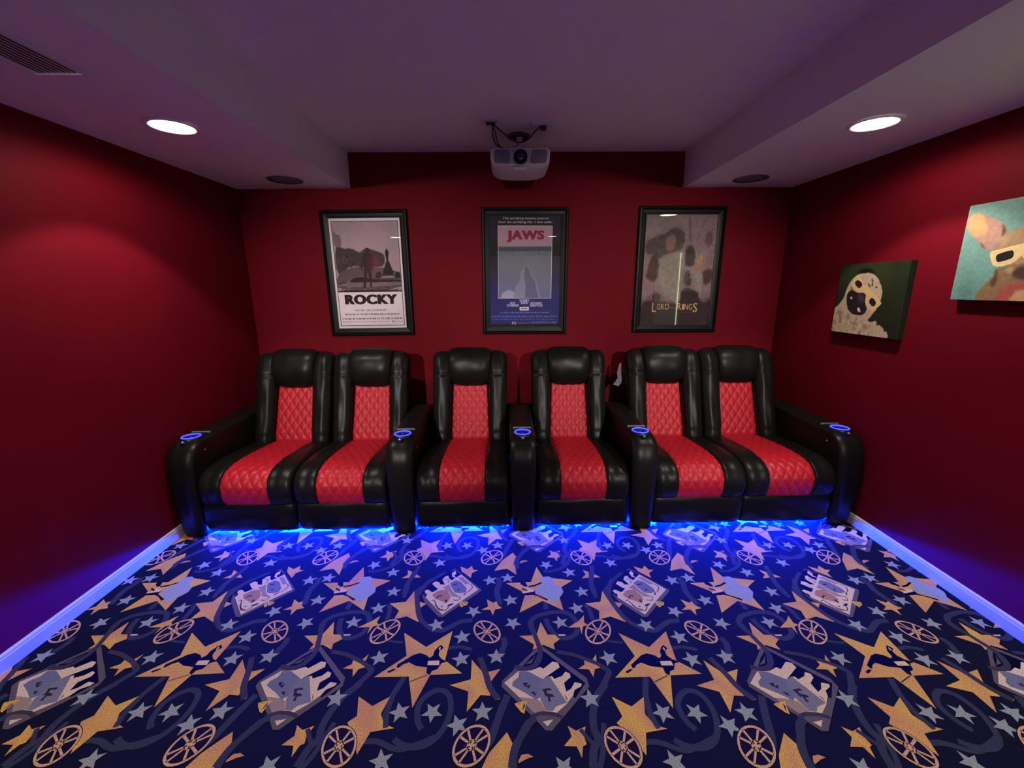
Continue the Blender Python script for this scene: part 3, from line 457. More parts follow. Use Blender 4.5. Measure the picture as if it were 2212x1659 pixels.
BULLDOG = [
["bg2",[-0.0096,0.4195,0.2107,0.4239,0.2248,0.3598,0.0582,0.3866]],
["bg3",[0.0081,-0.0002,0.0095,0.1095,0.094,0.0963,0.1287,0.0663,0.1002,0.0024]],
["ear",[0.0046,0.355,0.0138,0.3792,0.0402,0.3895,0.0662,0.3818,0.112,0.3572,0.1567,0.33,0.1782,0.3033,0.1789,0.2863,0.1657,0.2603,0.1416,0.2225,0.1156,0.2193,0.0879,0.2361,0.0699,0.2704,0.0357,0.296,0.0096,0.3323]],
["ear2",[0.0053,0.3549,0.014,0.3785,0.0403,0.3888,0.063,0.3805,0.0891,0.3395,0.1049,0.2986,0.088,0.2828,0.0638,0.2819,0.0357,0.296,0.0103,0.3322]],
["ear3",[0.1493,0.3345,0.1776,0.3034,0.1768,0.2814,0.1621,0.2694,0.162,0.2986]],
["ear3",[0.0721,0.2683,0.0968,0.2425,0.1152,0.2211,0.0877,0.2368]],
["head",[0.1309,0.211,0.1565,0.2439,0.1877,0.2886,0.2066,0.2997,0.236,0.3091,0.3203,0.2977,0.3503,0.1622,0.1656,0.1431]],
["head2",[0.1565,0.2439,0.1881,0.2869,0.1948,0.2844,0.1776,0.235]],
["body",[0.0968,0.0016,0.1188,0.0478,0.146,0.0808,0.1673,0.1057,0.1652,0.1449,0.3495,0.1654,0.3852,0.0039]],
["head3",[0.157,0.0771,0.1706,0.1056,0.1668,0.1378,0.1767,0.1374,0.1875,0.0732,0.1714,0.0571]],
["hl",[0.2025,0.1363,0.2292,0.1421,0.243,0.1346,0.2299,0.1111]],
["muz",[0.2299,0.1111,0.2476,0.1412,0.2718,0.1469,0.3545,0.1428,0.3667,0.0879,0.2619,0.0897]],
["red",[0.1928,0.0195,0.2156,0.0624,0.2406,0.0763,0.2859,0.0826,0.3681,0.0815,0.3745,0.0524,0.265,0.0348,0.2315,0.0047,0.1899,0.0028]],
["chest",[0.2315,0.0047,0.2582,0.0382,0.2927,0.0521,0.3745,0.0524,0.3852,0.0039]],
["gl",[0.1301,0.2146,0.1619,0.219,0.2516,0.2381,0.2676,0.2366,0.2728,0.2131,0.2438,0.1719,0.2176,0.1529,0.159,0.1434,0.1356,0.1893]],
["len",[0.1583,0.1913,0.1658,0.2013,0.2133,0.2141,0.2224,0.2073,0.227,0.1866,0.2184,0.1769,0.1741,0.1639,0.1629,0.1734]],
]
ART_PARK = [
["sky",[0.0243,0.8217,0.5394,0.8228,0.5332,0.2943,0.024,0.2939]],
["sky2",[0.1556,0.8148,0.4403,0.8136,0.4324,0.7036,0.2275,0.7046]],
["bld",[0.0267,0.7444,0.0403,0.7444,0.0452,0.7249,0.0885,0.7149,0.0867,0.6233,0.0295,0.6203]],
["tree",[0.0287,0.6269,0.0839,0.6299,0.1098,0.6133,0.1381,0.6231,0.1916,0.6064,0.2171,0.5831,0.254,0.6127,0.2823,0.6224,0.3222,0.6057,0.3962,0.5822,0.4147,0.5522,0.4064,0.4854,0.3187,0.4725,0.2357,0.4763,0.1811,0.4866,0.1248,0.4768,0.0949,0.4535,0.0286,0.4133]],
["tree2",[0.0786,0.5738,0.1118,0.5604,0.1219,0.5204,0.0848,0.4938]],
["tree2",[0.0429,0.5607,0.0692,0.5473,0.0619,0.5073,0.0391,0.5075]],
["gnd",[0.0257,0.4201,0.1245,0.4735,0.2429,0.4796,0.4158,0.4719,0.5348,0.4308,0.5332,0.2943,0.024,0.2939]],
["path",[0.0788,0.3552,0.1598,0.4024,0.244,0.4087,0.2699,0.3848,0.1996,0.3784,0.1423,0.3617]],
["path",[0.0303,0.3589,0.534,0.3629,0.5337,0.3355,0.0284,0.3247]],
["blk",[0.1222,0.372,0.1595,0.399,0.2298,0.4054,0.3118,0.3846,0.5351,0.3799,0.5354,0.3629,0.1283,0.3618]],
["blk",[0.3852,0.4147,0.3935,0.4519,0.4231,0.5255,0.4157,0.5854,0.4259,0.6118,0.4362,0.6118,0.446,0.5853,0.4374,0.5321,0.4665,0.4515,0.4689,0.4143]],
["pale",[0.3691,0.4033,0.4809,0.4067,0.4803,0.3972,0.3684,0.3951]],
["blk",[0.3228,0.3913,0.3364,0.4319,0.358,0.4419,0.3816,0.4317,0.3681,0.3911]],
["blk",[0.4799,0.3904,0.4821,0.4243,0.5115,0.4478,0.5345,0.4254,0.5329,0.3901]],
["fig",[0.26,0.6027,0.2718,0.6205,0.2891,0.6217,0.2999,0.6025,0.293,0.5847,0.318,0.5693,0.3209,0.5194,0.3115,0.4523,0.3018,0.4524,0.3063,0.5261,0.2998,0.4793,0.2946,0.3266,0.2806,0.3267,0.2743,0.439,0.2674,0.439,0.2422,0.3201,0.2268,0.3202,0.2443,0.4796,0.2399,0.5265,0.2296,0.4527,0.2201,0.4562,0.2316,0.5265,0.2437,0.5717,0.271,0.5848]],
["blk",[0.0248,0.3028,0.5337,0.3025,0.533,0.2915,0.0238,0.2918]],
]
ART_SEA = [
["line",[0.0682,0.7762,0.4903,0.7744,0.4898,0.2263,0.0677,0.2262]],
["pink",[0.0722,0.7724,0.4864,0.7706,0.486,0.6184,0.0715,0.6178]],
["sea",[0.0715,0.6248,0.4859,0.6229,0.4876,0.2297,0.0705,0.2302]],
["sea2",[0.0715,0.6178,0.486,0.621,0.4851,0.5863,0.0724,0.5857]],
["foam",[0.087,0.2315,0.1012,0.271,0.1562,0.2941,0.2041,0.2738,0.2177,0.2307]],
["rock",[0.1902,0.2308,0.2043,0.3206,0.2351,0.3536,0.2455,0.4262,0.2794,0.485,0.3133,0.4652,0.3339,0.406,0.3647,0.3728,0.3824,0.2995,0.4105,0.2295]],
["rock2",[0.2796,0.2303,0.2864,0.3267,0.2727,0.3931,0.2794,0.4784,0.3099,0.4587,0.3271,0.3994,0.358,0.3662,0.3721,0.2929,0.3898,0.2296]],
["white",[0.2382,0.1601,0.3115,0.161,0.3116,0.1323,0.2388,0.1314]],
]
ART_MIST = [
["f1",[0.0083,0.8514,0.2379,0.8492,0.2191,0.7502,0.1322,0.6554,0.0106,0.6623]],
["d1",[0.0142,0.553,0.011,0.6559,0.0698,0.6812,0.1554,0.7062,0.2186,0.7566,0.2727,0.75,0.3089,0.7182,0.3187,0.6032,0.2734,0.5776,0.1601,0.5522,0.1289,0.5134,0.0786,0.5527]],
["d2",[0.0592,0.5398,0.1126,0.5525,0.1308,0.4873,0.1206,0.3422,0.0371,0.3559,0.0269,0.409]],
["m1",[0.1645,0.6744,0.2226,0.7059,0.2531,0.6612,0.2327,0.5778,0.1795,0.5651]],
["l1",[0.128,0.5264,0.3135,0.5838,0.3275,0.4994,0.3032,0.381,0.3199,0.1793,0.2652,0.166,0.1343,0.3421]],
["d3",[0.3254,0.6031,0.3638,0.6287,0.4,0.6028,0.4174,0.4858,0.373,0.4467,0.3297,0.4732]],
["s1",[0.3282,0.8439,0.3415,0.8438,0.3737,0.6318,0.3568,0.6319]],
["m2",[0.4126,0.538,0.4671,0.5377,0.4869,0.4724,0.4326,0.3936,0.4039,0.407]],
["d2",[0.3336,0.4271,0.3742,0.4335,0.4018,0.3539,0.3921,0.3072,0.3438,0.3075]],
["d4",[0.3162,0.3076,0.4644,0.2732,0.4884,0.1646,0.5654,0.2321,0.578,-0.0017,0.0003,0.0023,0.0003,0.1745,0.0814,0.2079,0.2085,0.18,0.321,0.1656]],
["l2",[0.0011,0.3827,0.0862,0.3424,0.0787,0.2485,0.0072,0.1744]],
["d2",[0.4645,0.4198,0.5498,0.4589,0.5715,0.3795,0.5298,0.3131,0.4801,0.3267]],
["l3",[0.4451,0.4067,0.4788,0.4132,0.4883,0.3133,0.4789,0.1919,0.4537,0.3135]],
["m3",[0.4715,0.7048,0.5161,0.73,0.5414,0.679,0.5152,0.6022,0.4788,0.6281]],
["d2",[0.0792,0.2418,0.147,0.2616,0.1657,0.1938,0.1041,0.1806]],
["l3",[0.1584,0.2951,0.2363,0.1798,0.2224,0.1799,0.152,0.2885]],
]


# ------------------------------------------------------------------ shell
struct('wall_back', MB().box(XL-.1, YB, 0, XR+.1, YB+.1, ZC+.1), M['wall'])
struct('wall_left', MB().box(XL-.1, YF, 0, XL, YB, ZC+.1), M['wall'])
struct('wall_right', MB().box(XR, YF, 0, XR+.1, YB, ZC+.1), M['wall'])
struct('wall_front', MB().box(XL-.1, YF-.1, 0, XR+.1, YF, ZC+.1), M['wall'])
struct('ceiling', MB().box(XL-.1, YF-.1, ZC, XR+.1, YB+.1, ZC+.1), M['ceil'])
struct('trim_1', MB().box(XL, YF, ZS, SL, YB, ZC), M['ceil'])
struct('trim_2', MB().box(SR, YF, ZS, XR, YB, ZC), M['ceil'])
def base(name, x0, y0, x1, y1, ax, sg):
    # a board with a stepped, rounded top
    h = 0.072; t = 0.013
    pr = [(0, 0.0), (t, 0.0), (t, h*.74), (t*.80, h*.80), (t*.80, h*.90), (t*.45, h*.98), (0, h)]
    if ax == 'x': rings = [[(x0+sg*a, y, z) for a, z in pr] for y in (y0, y1)]
    else: rings = [[(x, y0+sg*a, z) for a, z in pr] for x in (x0, x1)]
    struct(name, MB().loft(rings, cap=True), M['trim'])
base('baseboard_left', XL, YF, XL, YB, 'x', 1); base('baseboard_right', XR, YF, XR, YB, 'x', -1)
base('baseboard_back', XL, YB, XR, YB, 'y', -1); base('baseboard_front', XL, YF, XR, YF, 'y', 1)

# ------------------------------------------------------------------ carpet with woven film motifs
PAL = {'base': lin(22, 22, 21), 'r': lin(56, 58, 68), 'd': lin(62, 57, 60), 'g': lin(214, 160, 76), 'y': lin(224, 176, 66), 'o': lin(206, 146, 92), 's': lin(152, 158, 146),
       'c': lin(224, 198, 154), 'k': lin(9, 8, 16), 'b': lin(52, 40, 36), 't': lin(158, 166, 164), 'f': lin(98, 88, 84), 'h': lin(160, 138, 112), 't2': lin(112, 116, 126), 't3': lin(124, 124, 126), 'm': lin(174, 130, 86), 'rb': lin(212, 170, 122), 'rd': lin(26, 18, 16)}
def carpet():
    mb = MB()
    mb.box(XL-.05, YF-.05, -.1, XR+.05, YB+.05, 0.0, PAL['base'])
    ax, ay, bx, by = 0.940, -0.018, 0.034, 1.004
    items = []
    for it in TILE:
        if it[0] == 'R':
            O, a, b = it[1], it[2], it[3]
            T = lambda x, y, O=O, a=a, b=b: (O[0]+a[0]*x+b[0]*y, O[1]+a[1]*x+b[1]*y)
            cs = lambda t: (math.cos(t), math.sin(t))
            items.append(('rd', [[T(*[c*1.04 for c in cs(2*math.pi*k/28)]) for k in range(28)]]))
            q = []
            for k in range(28):
                t0, t1 = 2*math.pi*k/28, 2*math.pi*(k+1)/28
                q.append([T(*cs(t0)), T(*cs(t1)), T(*[c*.87 for c in cs(t1)]), T(*[c*.87 for c in cs(t0)])])
            for k in range(8):
                t = it[4] + math.pi/2*(k//2) + (.27 if k % 2 else -.27)
                dx, dy = cs(t)
                q.append([T(dx*.2-dy*.055, dy*.2+dx*.055), T(dx*.2+dy*.055, dy*.2-dx*.055), T(dx*.9+dy*.062, dy*.9-dx*.062), T(dx*.9-dy*.062, dy*.9+dx*.062)])
            q.append([T(*[c*.27 for c in cs(2*math.pi*k/14)]) for k in range(14)])
            items.append(('rb', q))
            q = [[T(.15*math.cos(t)+.05*math.cos(2*math.pi*k/8), .15*math.sin(t)+.05*math.sin(2*math.pi*k/8)) for k in range(8)] for t in (0.3, 1.9, 3.4, 5.0)]
            items.append(('b', q))
        elif it[1] == 'S':
            l = [tuple(it[2][i:i+2]) for i in range(0, len(it[2]), 2)]; r = [tuple(it[3][i:i+2]) for i in range(0, len(it[3]), 2)]
            items.append((it[0], [[l[i], l[i+1], r[i+1], r[i]] for i in range(len(l)-1)]))
        else:
            items.append((it[0], [[tuple(it[1][i:i+2]) for i in range(0, len(it[1]), 2)]]))
    # stack each motif only as high as the ones it overlaps, a few microns apart
    BB = [(min(x for p in ps for x, y in p), min(y for p in ps for x, y in p), max(x for p in ps for x, y in p), max(y for p in ps for x, y in p)) for c, ps in items]
    lay = []
    for n, b in enumerate(BB):
        k = 0
        for m in range(n):
            for i in (-1, 0, 1):
                for j in (-1, 0, 1):
                    ox, oy = ax*i+bx*j, ay*i+by*j; q = BB[m]
                    if q[0]+ox < b[2] and q[2]+ox > b[0] and q[1]+oy < b[3] and q[3]+oy > b[1]: k = max(k, lay[m]+1)
        lay.append(k)
    # where a later motif of a neighbouring repeat crosses an earlier one, order still decides
    dz = 0.0000045
    for ii in range(-4, 5):
        for jj in range(-3, 3):
            ox, oy = ax*ii+bx*jj, ay*ii+by*jj
            for n, (c, polys) in enumerate(items):
                z = 0.00002 + lay[n]*dz
                for p in polys:
                    q = clip([(x+ox, y+oy) for x, y in p], XL+.002, -1.2, XR-.002, YB-.002)
                    if len(q) < 3: continue
                    A = sum(q[i-1][0]*q[i][1]-q[i][0]*q[i-1][1] for i in range(len(q)))
                    if abs(A) < 1e-7: continue
                    if A < 0: q.reverse()
                    col = PAL[c]
                    if c in 'gyo' and len(q) >= 8:      # the woven stars shade from rose to gold
                        col = [list(mixc(PAL['o'], PAL['y'], .5+.5*math.sin(x*9-y*7+k*1.3)) ) for k, (x, y) in enumerate(q)]
                    mb.add([(x, y, z) for x, y in q], [tuple(range(len(q)))], col)
    return struct('floor', mb, M['carpet'], colors=True)
carpet()
TOPZ = 0.0004     # the pile's top, on which the furniture stands

# ------------------------------------------------------------------ recliners
BACK = [(3.20, .86), (3.215, .955), (3.185, .985), (3.145, .975), (3.105, .915), (3.075, .83), (3.035, .69), (2.995, .57), (2.955, .46), (2.935, .385)]
PANEL = [(3.120, .80), (3.085, .70), (3.045, .57), (3.005, .45), (2.985, .365)]
HEAD = [(3.225, .93), (3.215, .995), (3.175, 1.022), (3.125, 1.010), (3.085, .965), (3.068, .895), (3.080, .82), (3.115, .772)]
SEATP = [(2.985, .385), (2.86, .398), (2.70, .412), (2.55, .420), (2.44, .410), (2.375, .375), (2.350, .325), (2.352, .265), (2.372, .215)]
FOOT = [(2.45, .232), (2.395, .226), (2.368, .195), (2.364, .13), (2.374, .065), (2.392, .032)]
HW = 0.274
def loc_prof(P): return [(y-ROW_Y, z) for y, z in P]
def make_recliner():
    r = empty('recliner', (0, 0, 0))
    # frame under the seat, hidden behind the front panel
    MB().rbox(-HW+.012, 2.475-ROW_Y, .06, HW-.012, 3.16-ROW_Y, .34, .02).build('base', M['felt'], r)
    for sx in (-1, 1):
        for y in (2.53, 3.12):
            MB().lathe([(.018, 0), (.020, .004), (.024, .065)], sx*.20, y-ROW_Y, 12).build('leg', M['plastic'], r, smooth=False)
    mb = MB()
    for sg in (-1, 1): strip(mb, loc_prof(SEATP), .0675, 20, 70, xc=sg*.2055, puff=.014, pu=5, endpuff=.004, skirt=.06, wob=.003, seed=sg+5, outer=sg)
    seat = mb.build('seat', M['leather'], r, smooth=True)
    p = strip(MB(), loc_prof(SEATP), .1375, 64, 170, puff=.006, pu=8, endpuff=.002, quilt=(.0600, .096, .0070), skirt=.05).build('quilted_seat_panel', M['redleather'], seat, smooth=True)
    p['label'] = 'red diamond quilted leather seat panel'
    mb = MB()
    def wing(v): return .0715 - .010*v
    for sg in (-1, 1): strip(mb, loc_prof(BACK), wing, 18, 70, xc=sg*.2045, puff=.030, pu=2.6, endpuff=.006, crease=((.395, .008, .010), (.93, .004, .02)), skirt=.07, wob=.003, seed=sg+9)
    mb.rbox(-HW+.004, 3.145-ROW_Y, .14, HW-.004, 3.235-ROW_Y, .945, .03)
    back = mb.build('backrest', M['leather'], r, smooth=True)
    p = strip(MB(), loc_prof(PANEL), lambda v: .124+.016*v, 60, 120, puff=.006, pu=8, endpuff=.002, quilt=(.0590, .092, .0066), skirt=.05).build('quilted_back_panel', M['redleather'], back, smooth=True)
    p['label'] = 'red diamond quilted leather back panel'
    strip(MB(), loc_prof(HEAD), lambda v: .158-.022*v*v, 40, 50, puff=.022, pu=5, endpuff=.004, skirt=.05, wob=.0025, seed=3).build('headrest', M['leather'], r, smooth=True)
    strip(MB(), loc_prof(FOOT), HW, 44, 34, puff=.010, pu=14, endpuff=.002, skirt=.05, wob=.003, seed=4).build('footrest', M['leather'], r, smooth=True)
    s = MB().box(-.265, 2.458-ROW_Y, .004, .265, 2.466-ROW_Y, .015).build('light_strip', M['led'], r)
    s['label'] = 'blue light strip under the footrest'
    return r
ARM = [(3.14, .600), (2.95, .596), (2.70, .592), (2.52, .588), (2.44, .578), (2.392, .548), (2.362, .49), (2.352, .42), (2.352, .33), (2.360, .2), (2.374, .08), (2.392, .0)]
def make_arm(flare=0.0):
    """one armrest with its lit cup well, button and tray slot, around x = 0"""
    mb = MB()
    strip(mb, loc_prof(ARM), lambda v: .078-.009*max(0, v-.62)/.38, 22, 90, puff=.018, pu=4, endpuff=.0, skirt=.012, wob=.0015, seed=12)
    P, _ = catmull(loc_prof(ARM), 60)
    for sg in (-1, 1):
        # flat leather side, tucked just inside the rounded top and front
        out = []
        for j, (y, z) in enumerate(P):
            a_, b_ = P[max(j-1, 0)], P[min(j+1, 60)]; l = math.hypot(b_[0]-a_[0], b_[1]-a_[1])
            ny, nz = (b_[1]-a_[1])/l, -(b_[0]-a_[0])/l
            out.append((sg*(.0775-.009*max(0, j/60-.62)/.38), y-ny*.006, max(0, z-nz*.006)))
        out += [(sg*.0685, P[0][0], 0)]
        c_ = (sg*.0755, .0, .28)
        fs = [(0, k, k+1) if sg < 0 else (0, k+1, k) for k in range(1, len(out))] + [(0, len(out), 1) if sg < 0 else (0, 1, len(out))]
        mb.add([c_]+out, fs)
    mb.rbox(-.066, 2.47-ROW_Y, .0, .066, 3.14-ROW_Y, .56, .015)
    arm = mb.build('armrest', M['leather'], None, smooth=True)
    y = 2.485-ROW_Y; z = .604
    k = MB(); k.lathe([(.060, z-.010), (.060, z+.004), (.056, z+.006), (.047, z+.005), (.045, z-.004)], 0, y, 40, cap=False)
    k.build('cup_holder', M['plastic'], arm, smooth=True)
    g = MB(); g.torus((0, y, z+.006), .0475, .0042, 48, 8); g.build('glowing_ring', M['ring'], arm, smooth=True)['label'] = 'glowing blue ring'
    MB().lathe([(.047, z-.004), (.044, z-.002), (.006, z-.002), (.005, z+.004), (.0005, z+.0045)], 0, y, 32).build('cup_well', M['cup'], arm, smooth=False)
    b = MB(); b.lathe([(.0125, .590), (.0125, .602), (.010, .605), (.004, .606)], 0, 2.412-ROW_Y, 20); b.build('button', M['chrome'], arm, smooth=True)['label'] = 'silver button'
    MB().rbox(-.058, 2.565-ROW_Y, .598, .058, 2.577-ROW_Y, .614, .004).build('tray_slot', M['slot'], arm, smooth=True)
    b = MB(); b.lathe([(.006, 0), (.006, .004), (.003, .0055)], 0, 0, 12)
    sb = b.build('side_button', M['chrome'], arm, smooth=True); sb.location = (.080, 2.47-ROW_Y, .53); sb.rotation_euler = (0, math.radians(90), 0)
    return arm
recl = make_recliner(); arm0 = make_arm()
arm_parts = [arm0] + [q for q in bpy.data.objects if q.parent == arm0]
ARMS = {0: [(-1.922, 0, False)], 1: [(-.645, 0, False)], 2: [(.09, 0, False)], 4: [(.822, 0, False)], 5: [(2.084, 0, True)]}
SLAB = ['black recliner with red quilted panel, in the corner, its armrest along the left wall',
        'black recliner with red quilted panel, second from the left wall, under the white-bordered poster',
        'black recliner with red quilted panel, third from the left wall, left of the centre armrest',
        'black recliner with red quilted panel, fourth from the left wall, right of the centre armrest',
        'black recliner with red quilted panel, second from the right wall, pale tag behind its shoulder',
        'black recliner with red quilted panel, in the corner, its armrest along the right wall']
first_arm = True
for i, x in enumerate(SEATS):
    r = recl if i == 0 else copy_tree(recl)
    if i == 0: RECLS = []
    RECLS.append(r)
for i, x in enumerate(SEATS):
    r = RECLS[i]; r.location = (x, row_y(x), TOPZ)
    tag(r, SLAB[i], 'recliner', 'black and red recliners in a row')
    for ax_, dy, flip in ARMS.get(i, []):
        a = arm0 if first_arm else copy_tree(arm0)
        first_arm = False
        a.parent = r; a.location = (ax_-x, row_y(ax_)-row_y(x)+dy, 0)
        if flip: a.scale = (-1, 1, 1)
# a pale tag hanging behind the fifth seat's shoulder
mb = MB()
tagp = [(.875, 3.22, .905), (.868, 3.215, .86), (.866, 3.21, .82), (.872, 3.205, .785), (.858, 3.20, .755), (.838, 3.195, .735)]
rings = []
for i, (x, y, z) in enumerate(tagp):
    wd = (.006, .012, .016, .018, .022, .020)[i]
    rings.append([(x-wd, y, z+wd*.4), (x+wd, y, z-wd*.4), (x+wd, y+.002, z-wd*.4), (x-wd, y+.002, z+wd*.4)])
t = mb.loft(rings, cap=True).build('fabric_tag', M['paper'], None, smooth=False)
t.parent = RECLS[4]; t.location = (-RECLS[4].location.x, -RECLS[4].location.y, -TOPZ)
t['label'] = 'pale tag hanging behind the shoulder'

# ------------------------------------------------------------------ print art
def fit_text(body, x0, y0, x1, y1, shear=0.0, bold=0.0, space=1.0):
    """triangles of a line of lettering stretched to the given box"""
    cu = bpy.data.curves.new('lettering', 'FONT'); cu.body = body; cu.size = 1; cu.shear = shear; cu.offset = bold; cu.resolution_u = 3; cu.space_character = space
    o = bpy.data.objects.new('lettering', cu); COL.objects.link(o)
    dg = bpy.context.evaluated_depsgraph_get(); me = o.evaluated_get(dg).to_mesh()
    vs = [tuple(v.co) for v in me.vertices]; fs = [tuple(p.vertices) for p in me.polygons]
    o.evaluated_get(dg).to_mesh_clear(); bpy.data.objects.remove(o); bpy.data.curves.remove(cu)
    ax, bx = min(v[0] for v in vs), max(v[0] for v in vs); ay, by = min(v[1] for v in vs), max(v[1] for v in vs)
    return [(x0+(v[0]-ax)/(bx-ax)*(x1-x0), y0+(v[1]-ay)/(by-ay)*(y1-y0)) for v in vs], fs
class Art:
    """flat coloured print in the plane (u, v); to3 places it"""
    def __init__(s, to3): s.mb = MB(); s.n = 0; s.to3 = to3
    def h(s): s.n += 1; return 0.00002*s.n
    def poly(s, col, pts):
        h = s.h(); P = [tuple(pts[i:i+2]) for i in range(0, len(pts), 2)]
        A = sum(P[i-1][0]*P[i][1]-P[i][0]*P[i-1][1] for i in range(len(P)))
        if A < 0: P.reverse()
        s.mb.add([s.to3(u, v, h) for u, v in P], [tuple(range(len(P)))], col)
    def rect(s, col, x0, y0, x1, y1): s.poly(col, [x0, y0, x1, y0, x1, y1, x0, y1])
    def grid(s, x0, y0, x1, y1, nx, ny, fn):
        h = s.h(); vs = [s.to3(x0+(x1-x0)*i/nx, y0+(y1-y0)*j/ny, h) for j in range(ny+1) for i in range(nx+1)]
        cs = [list(fn(i/nx, j/ny)) for j in range(ny+1) for i in range(nx+1)]
        for j in range(ny):
            for i in range(nx):
                q = (j*(nx+1)+i, j*(nx+1)+i+1, (j+1)*(nx+1)+i+1, (j+1)*(nx+1)+i)
                b = len(s.mb.v)
                s.mb.v += [vs[k] for k in q]; s.mb.f.append((b, b+1, b+2, b+3)); s.mb.c.append([cs[k] for k in q])
    def text(s, col, body, box, **k):
        vs, fs = fit_text(body, *box, **k); h = s.h()
        s.mb.add([s.to3(u, v, h) for u, v in vs], fs, col)
    def heavy(s, col, body, box, bold, fat, **k):
        x0, y0, x1, y1 = box
        for f in (-1, -.33, .33, 1): s.text(col, body, (x0+fat*(1+f), y0, x1-fat*(1-f), y1), bold=bold, **k)
    def smudges(s, col, box, rows, seed, gap=.3):
        """rows of illegibly small print"""
        r = random.Random(seed); x0, y0, x1, y1 = box; rh = (y1-y0)/rows
        for k in range(rows):
            x = x0; yb = y0+k*rh
            while x < x1-.004:
                wd = min(r.uniform(.006, .03), x1-x)
                n = max(1, int(wd/.0045)); 
                for q in range(n):
                    s.rect(col, x+wd*q/n, yb+rh*gap*.5, x+wd*q/n+wd/n*.72, yb+rh*(1-gap*.5)*r.uniform(.85, 1))
                x += wd + r.uniform(.004, .009)

def noise2(seed):
    r = random.Random(seed); T = [[r.random() for _ in range(64)] for _ in range(64)]
    def f(x, y):
        xi, yi = int(math.floor(x)), int(math.floor(y)); fx, fy = x-xi, y-yi; fx = fx*fx*(3-2*fx); fy = fy*fy*(3-2*fy)
        g = lambda a, b: T[a % 64][b % 64]
        return (g(xi, yi)*(1-fx)+g(xi+1, yi)*fx)*(1-fy)+(g(xi, yi+1)*(1-fx)+g(xi+1, yi+1)*fx)*fy
    return lambda x, y: f(x, y)*.55+f(x*2.1+7, y*2.1+3)*.3+f(x*4.3+1, y*4.3+9)*.15

def chaikin(P, n=2):
    for _ in range(n):
        Q = []
        for i in range(len(P)):
            a, b = P[i], P[(i+1) % len(P)]
            Q += [(a[0]*.75+b[0]*.25, a[1]*.75+b[1]*.25), (a[0]*.25+b[0]*.75, a[1]*.25+b[1]*.75)]
        P = Q
    return P
def vnoise(seed, x, y):
    T = np.random.RandomState(seed).rand(64, 64); out = 0
    for f, w_ in ((1, .55), (2.1, .3), (4.3, .15)):
        X, Y = x*f+f*3, y*f+f*5; xi, yi = np.floor(X).astype(int), np.floor(Y).astype(int); fx, fy = X-xi, Y-yi; fx = fx*fx*(3-2*fx); fy = fy*fy*(3-2*fy)
        g = lambda a, b: T[a % 64, b % 64]
        out = out + w_*((g(xi, yi)*(1-fx)+g(xi+1, yi)*fx)*(1-fy)+(g(xi, yi+1)*(1-fx)+g(xi+1, yi+1)*fx)*fy)
    return out
def soft_paint(art, x0, y0, x1, y1, nx, ny, polys, basefn, soft, wob, freq, tone, seed, rounds=1):
    """hand-painted look: each mass has a soft, wavering edge and uneven brush tone; polys are (colour, points, softness factor)"""
    u, v = np.meshgrid(np.linspace(x0, x1, nx+1), np.linspace(y0, y1, ny+1))
    C = basefn(u, v)
    dx = wob*2*(vnoise(seed, u*freq, v*freq)-.5); dy = wob*2*(vnoise(seed+1, u*freq, v*freq)-.5)
    K = [(math.cos(k*2.4)*math.sqrt((k+.5)/12), math.sin(k*2.4)*math.sqrt((k+.5)/12)) for k in range(12)]
    for col, pts, sf in polys:
        P = chaikin(pts, rounds); cov = 0
        for ox, oy in K:
            X = u+dx+ox*soft*sf; Y = v+dy+oy*soft*sf; ins = np.zeros(u.shape, bool)
            for i in range(len(P)):
                (ax_, ay_), (bx_, by_) = P[i-1], P[i]
                if ay_ == by_: continue
                ins ^= ((ay_ > Y) != (by_ > Y)) & (X < (bx_-ax_)*(Y-ay_)/(by_-ay_)+ax_)
            cov = cov + ins/12.0
        C = C*(1-cov[..., None]) + np.array(col[:3])*cov[..., None]
    C = C*(1-tone+2*tone*vnoise(seed+2, u*freq*2.2, v*freq*2.2))[..., None]
    cols = [[list(map(float, C[j, i]))+[1.0] for i in range(nx+1)] for j in range(ny+1)]
    art.grid(x0, y0, x1, y1, nx, ny, lambda a_, b_: cols[int(round(b_*ny))][int(round(a_*nx))])
def blend(c0, c1, t):
    return np.array(c0[:3])*(1-t[..., None]) + np.array(c1[:3])*t[..., None]
def disc(cx, cy, r, n=8, sq=1.0): return [(cx+r*math.cos(2*math.pi*k/n), cy+r*sq*math.sin(2*math.pi*k/n)) for k in range(n)]
def pairs(p): return [(p[i], p[i+1]) for i in range(0, len(p), 2)]

def poster(name, x0, z0, iw, ih, label, tilt, fill):
    """framed poster: x0,z0 is the lower left corner of the visible print"""
    fw = .055; cx, cz = x0+iw/2, z0+ih/2
    e = empty(name, (cx, YB-.0015, cz)); e.rotation_euler = (.0028, tilt, 0)
    # frame: a raised rounded outer moulding and a lower inner lip, mitred
    prof = [(fw, 0), (fw, -.022), (fw-.006, -.030), (fw-.018, -.032), (fw-.024, -.026), (fw-.026, -.020), (.010, -.018), (-.004, -.015), (-.004, -.004)]
    rings = []
    for sx, sz in ((-1, -1), (1, -1), (1, 1), (-1, 1), (-1, -1)):
        rings.append([(sx*(iw/2+a), d, sz*(ih/2+a)) for a, d in prof])
    MB().loft(rings, closed=False).build('frame', M['frame'], e)
    MB().box(-iw/2-.03, -.007, -ih/2-.03, iw/2+.03, -.002, ih/2+.03).build('backing_board', M['felt'], e)
    art = Art(lambda u, v, h: (u-iw/2, -.0075-h, v-ih/2))
    fill(art, iw, ih)
    art.mb.build('print', M['print'], e, colors=True)
    MB().box(-iw/2-.003, -.0145, -ih/2-.003, iw/2+.003, -.0125, ih/2+.003).build('glass', M['glass'], e)
    return tag(e, label, 'framed poster', 'framed film posters on the back wall')

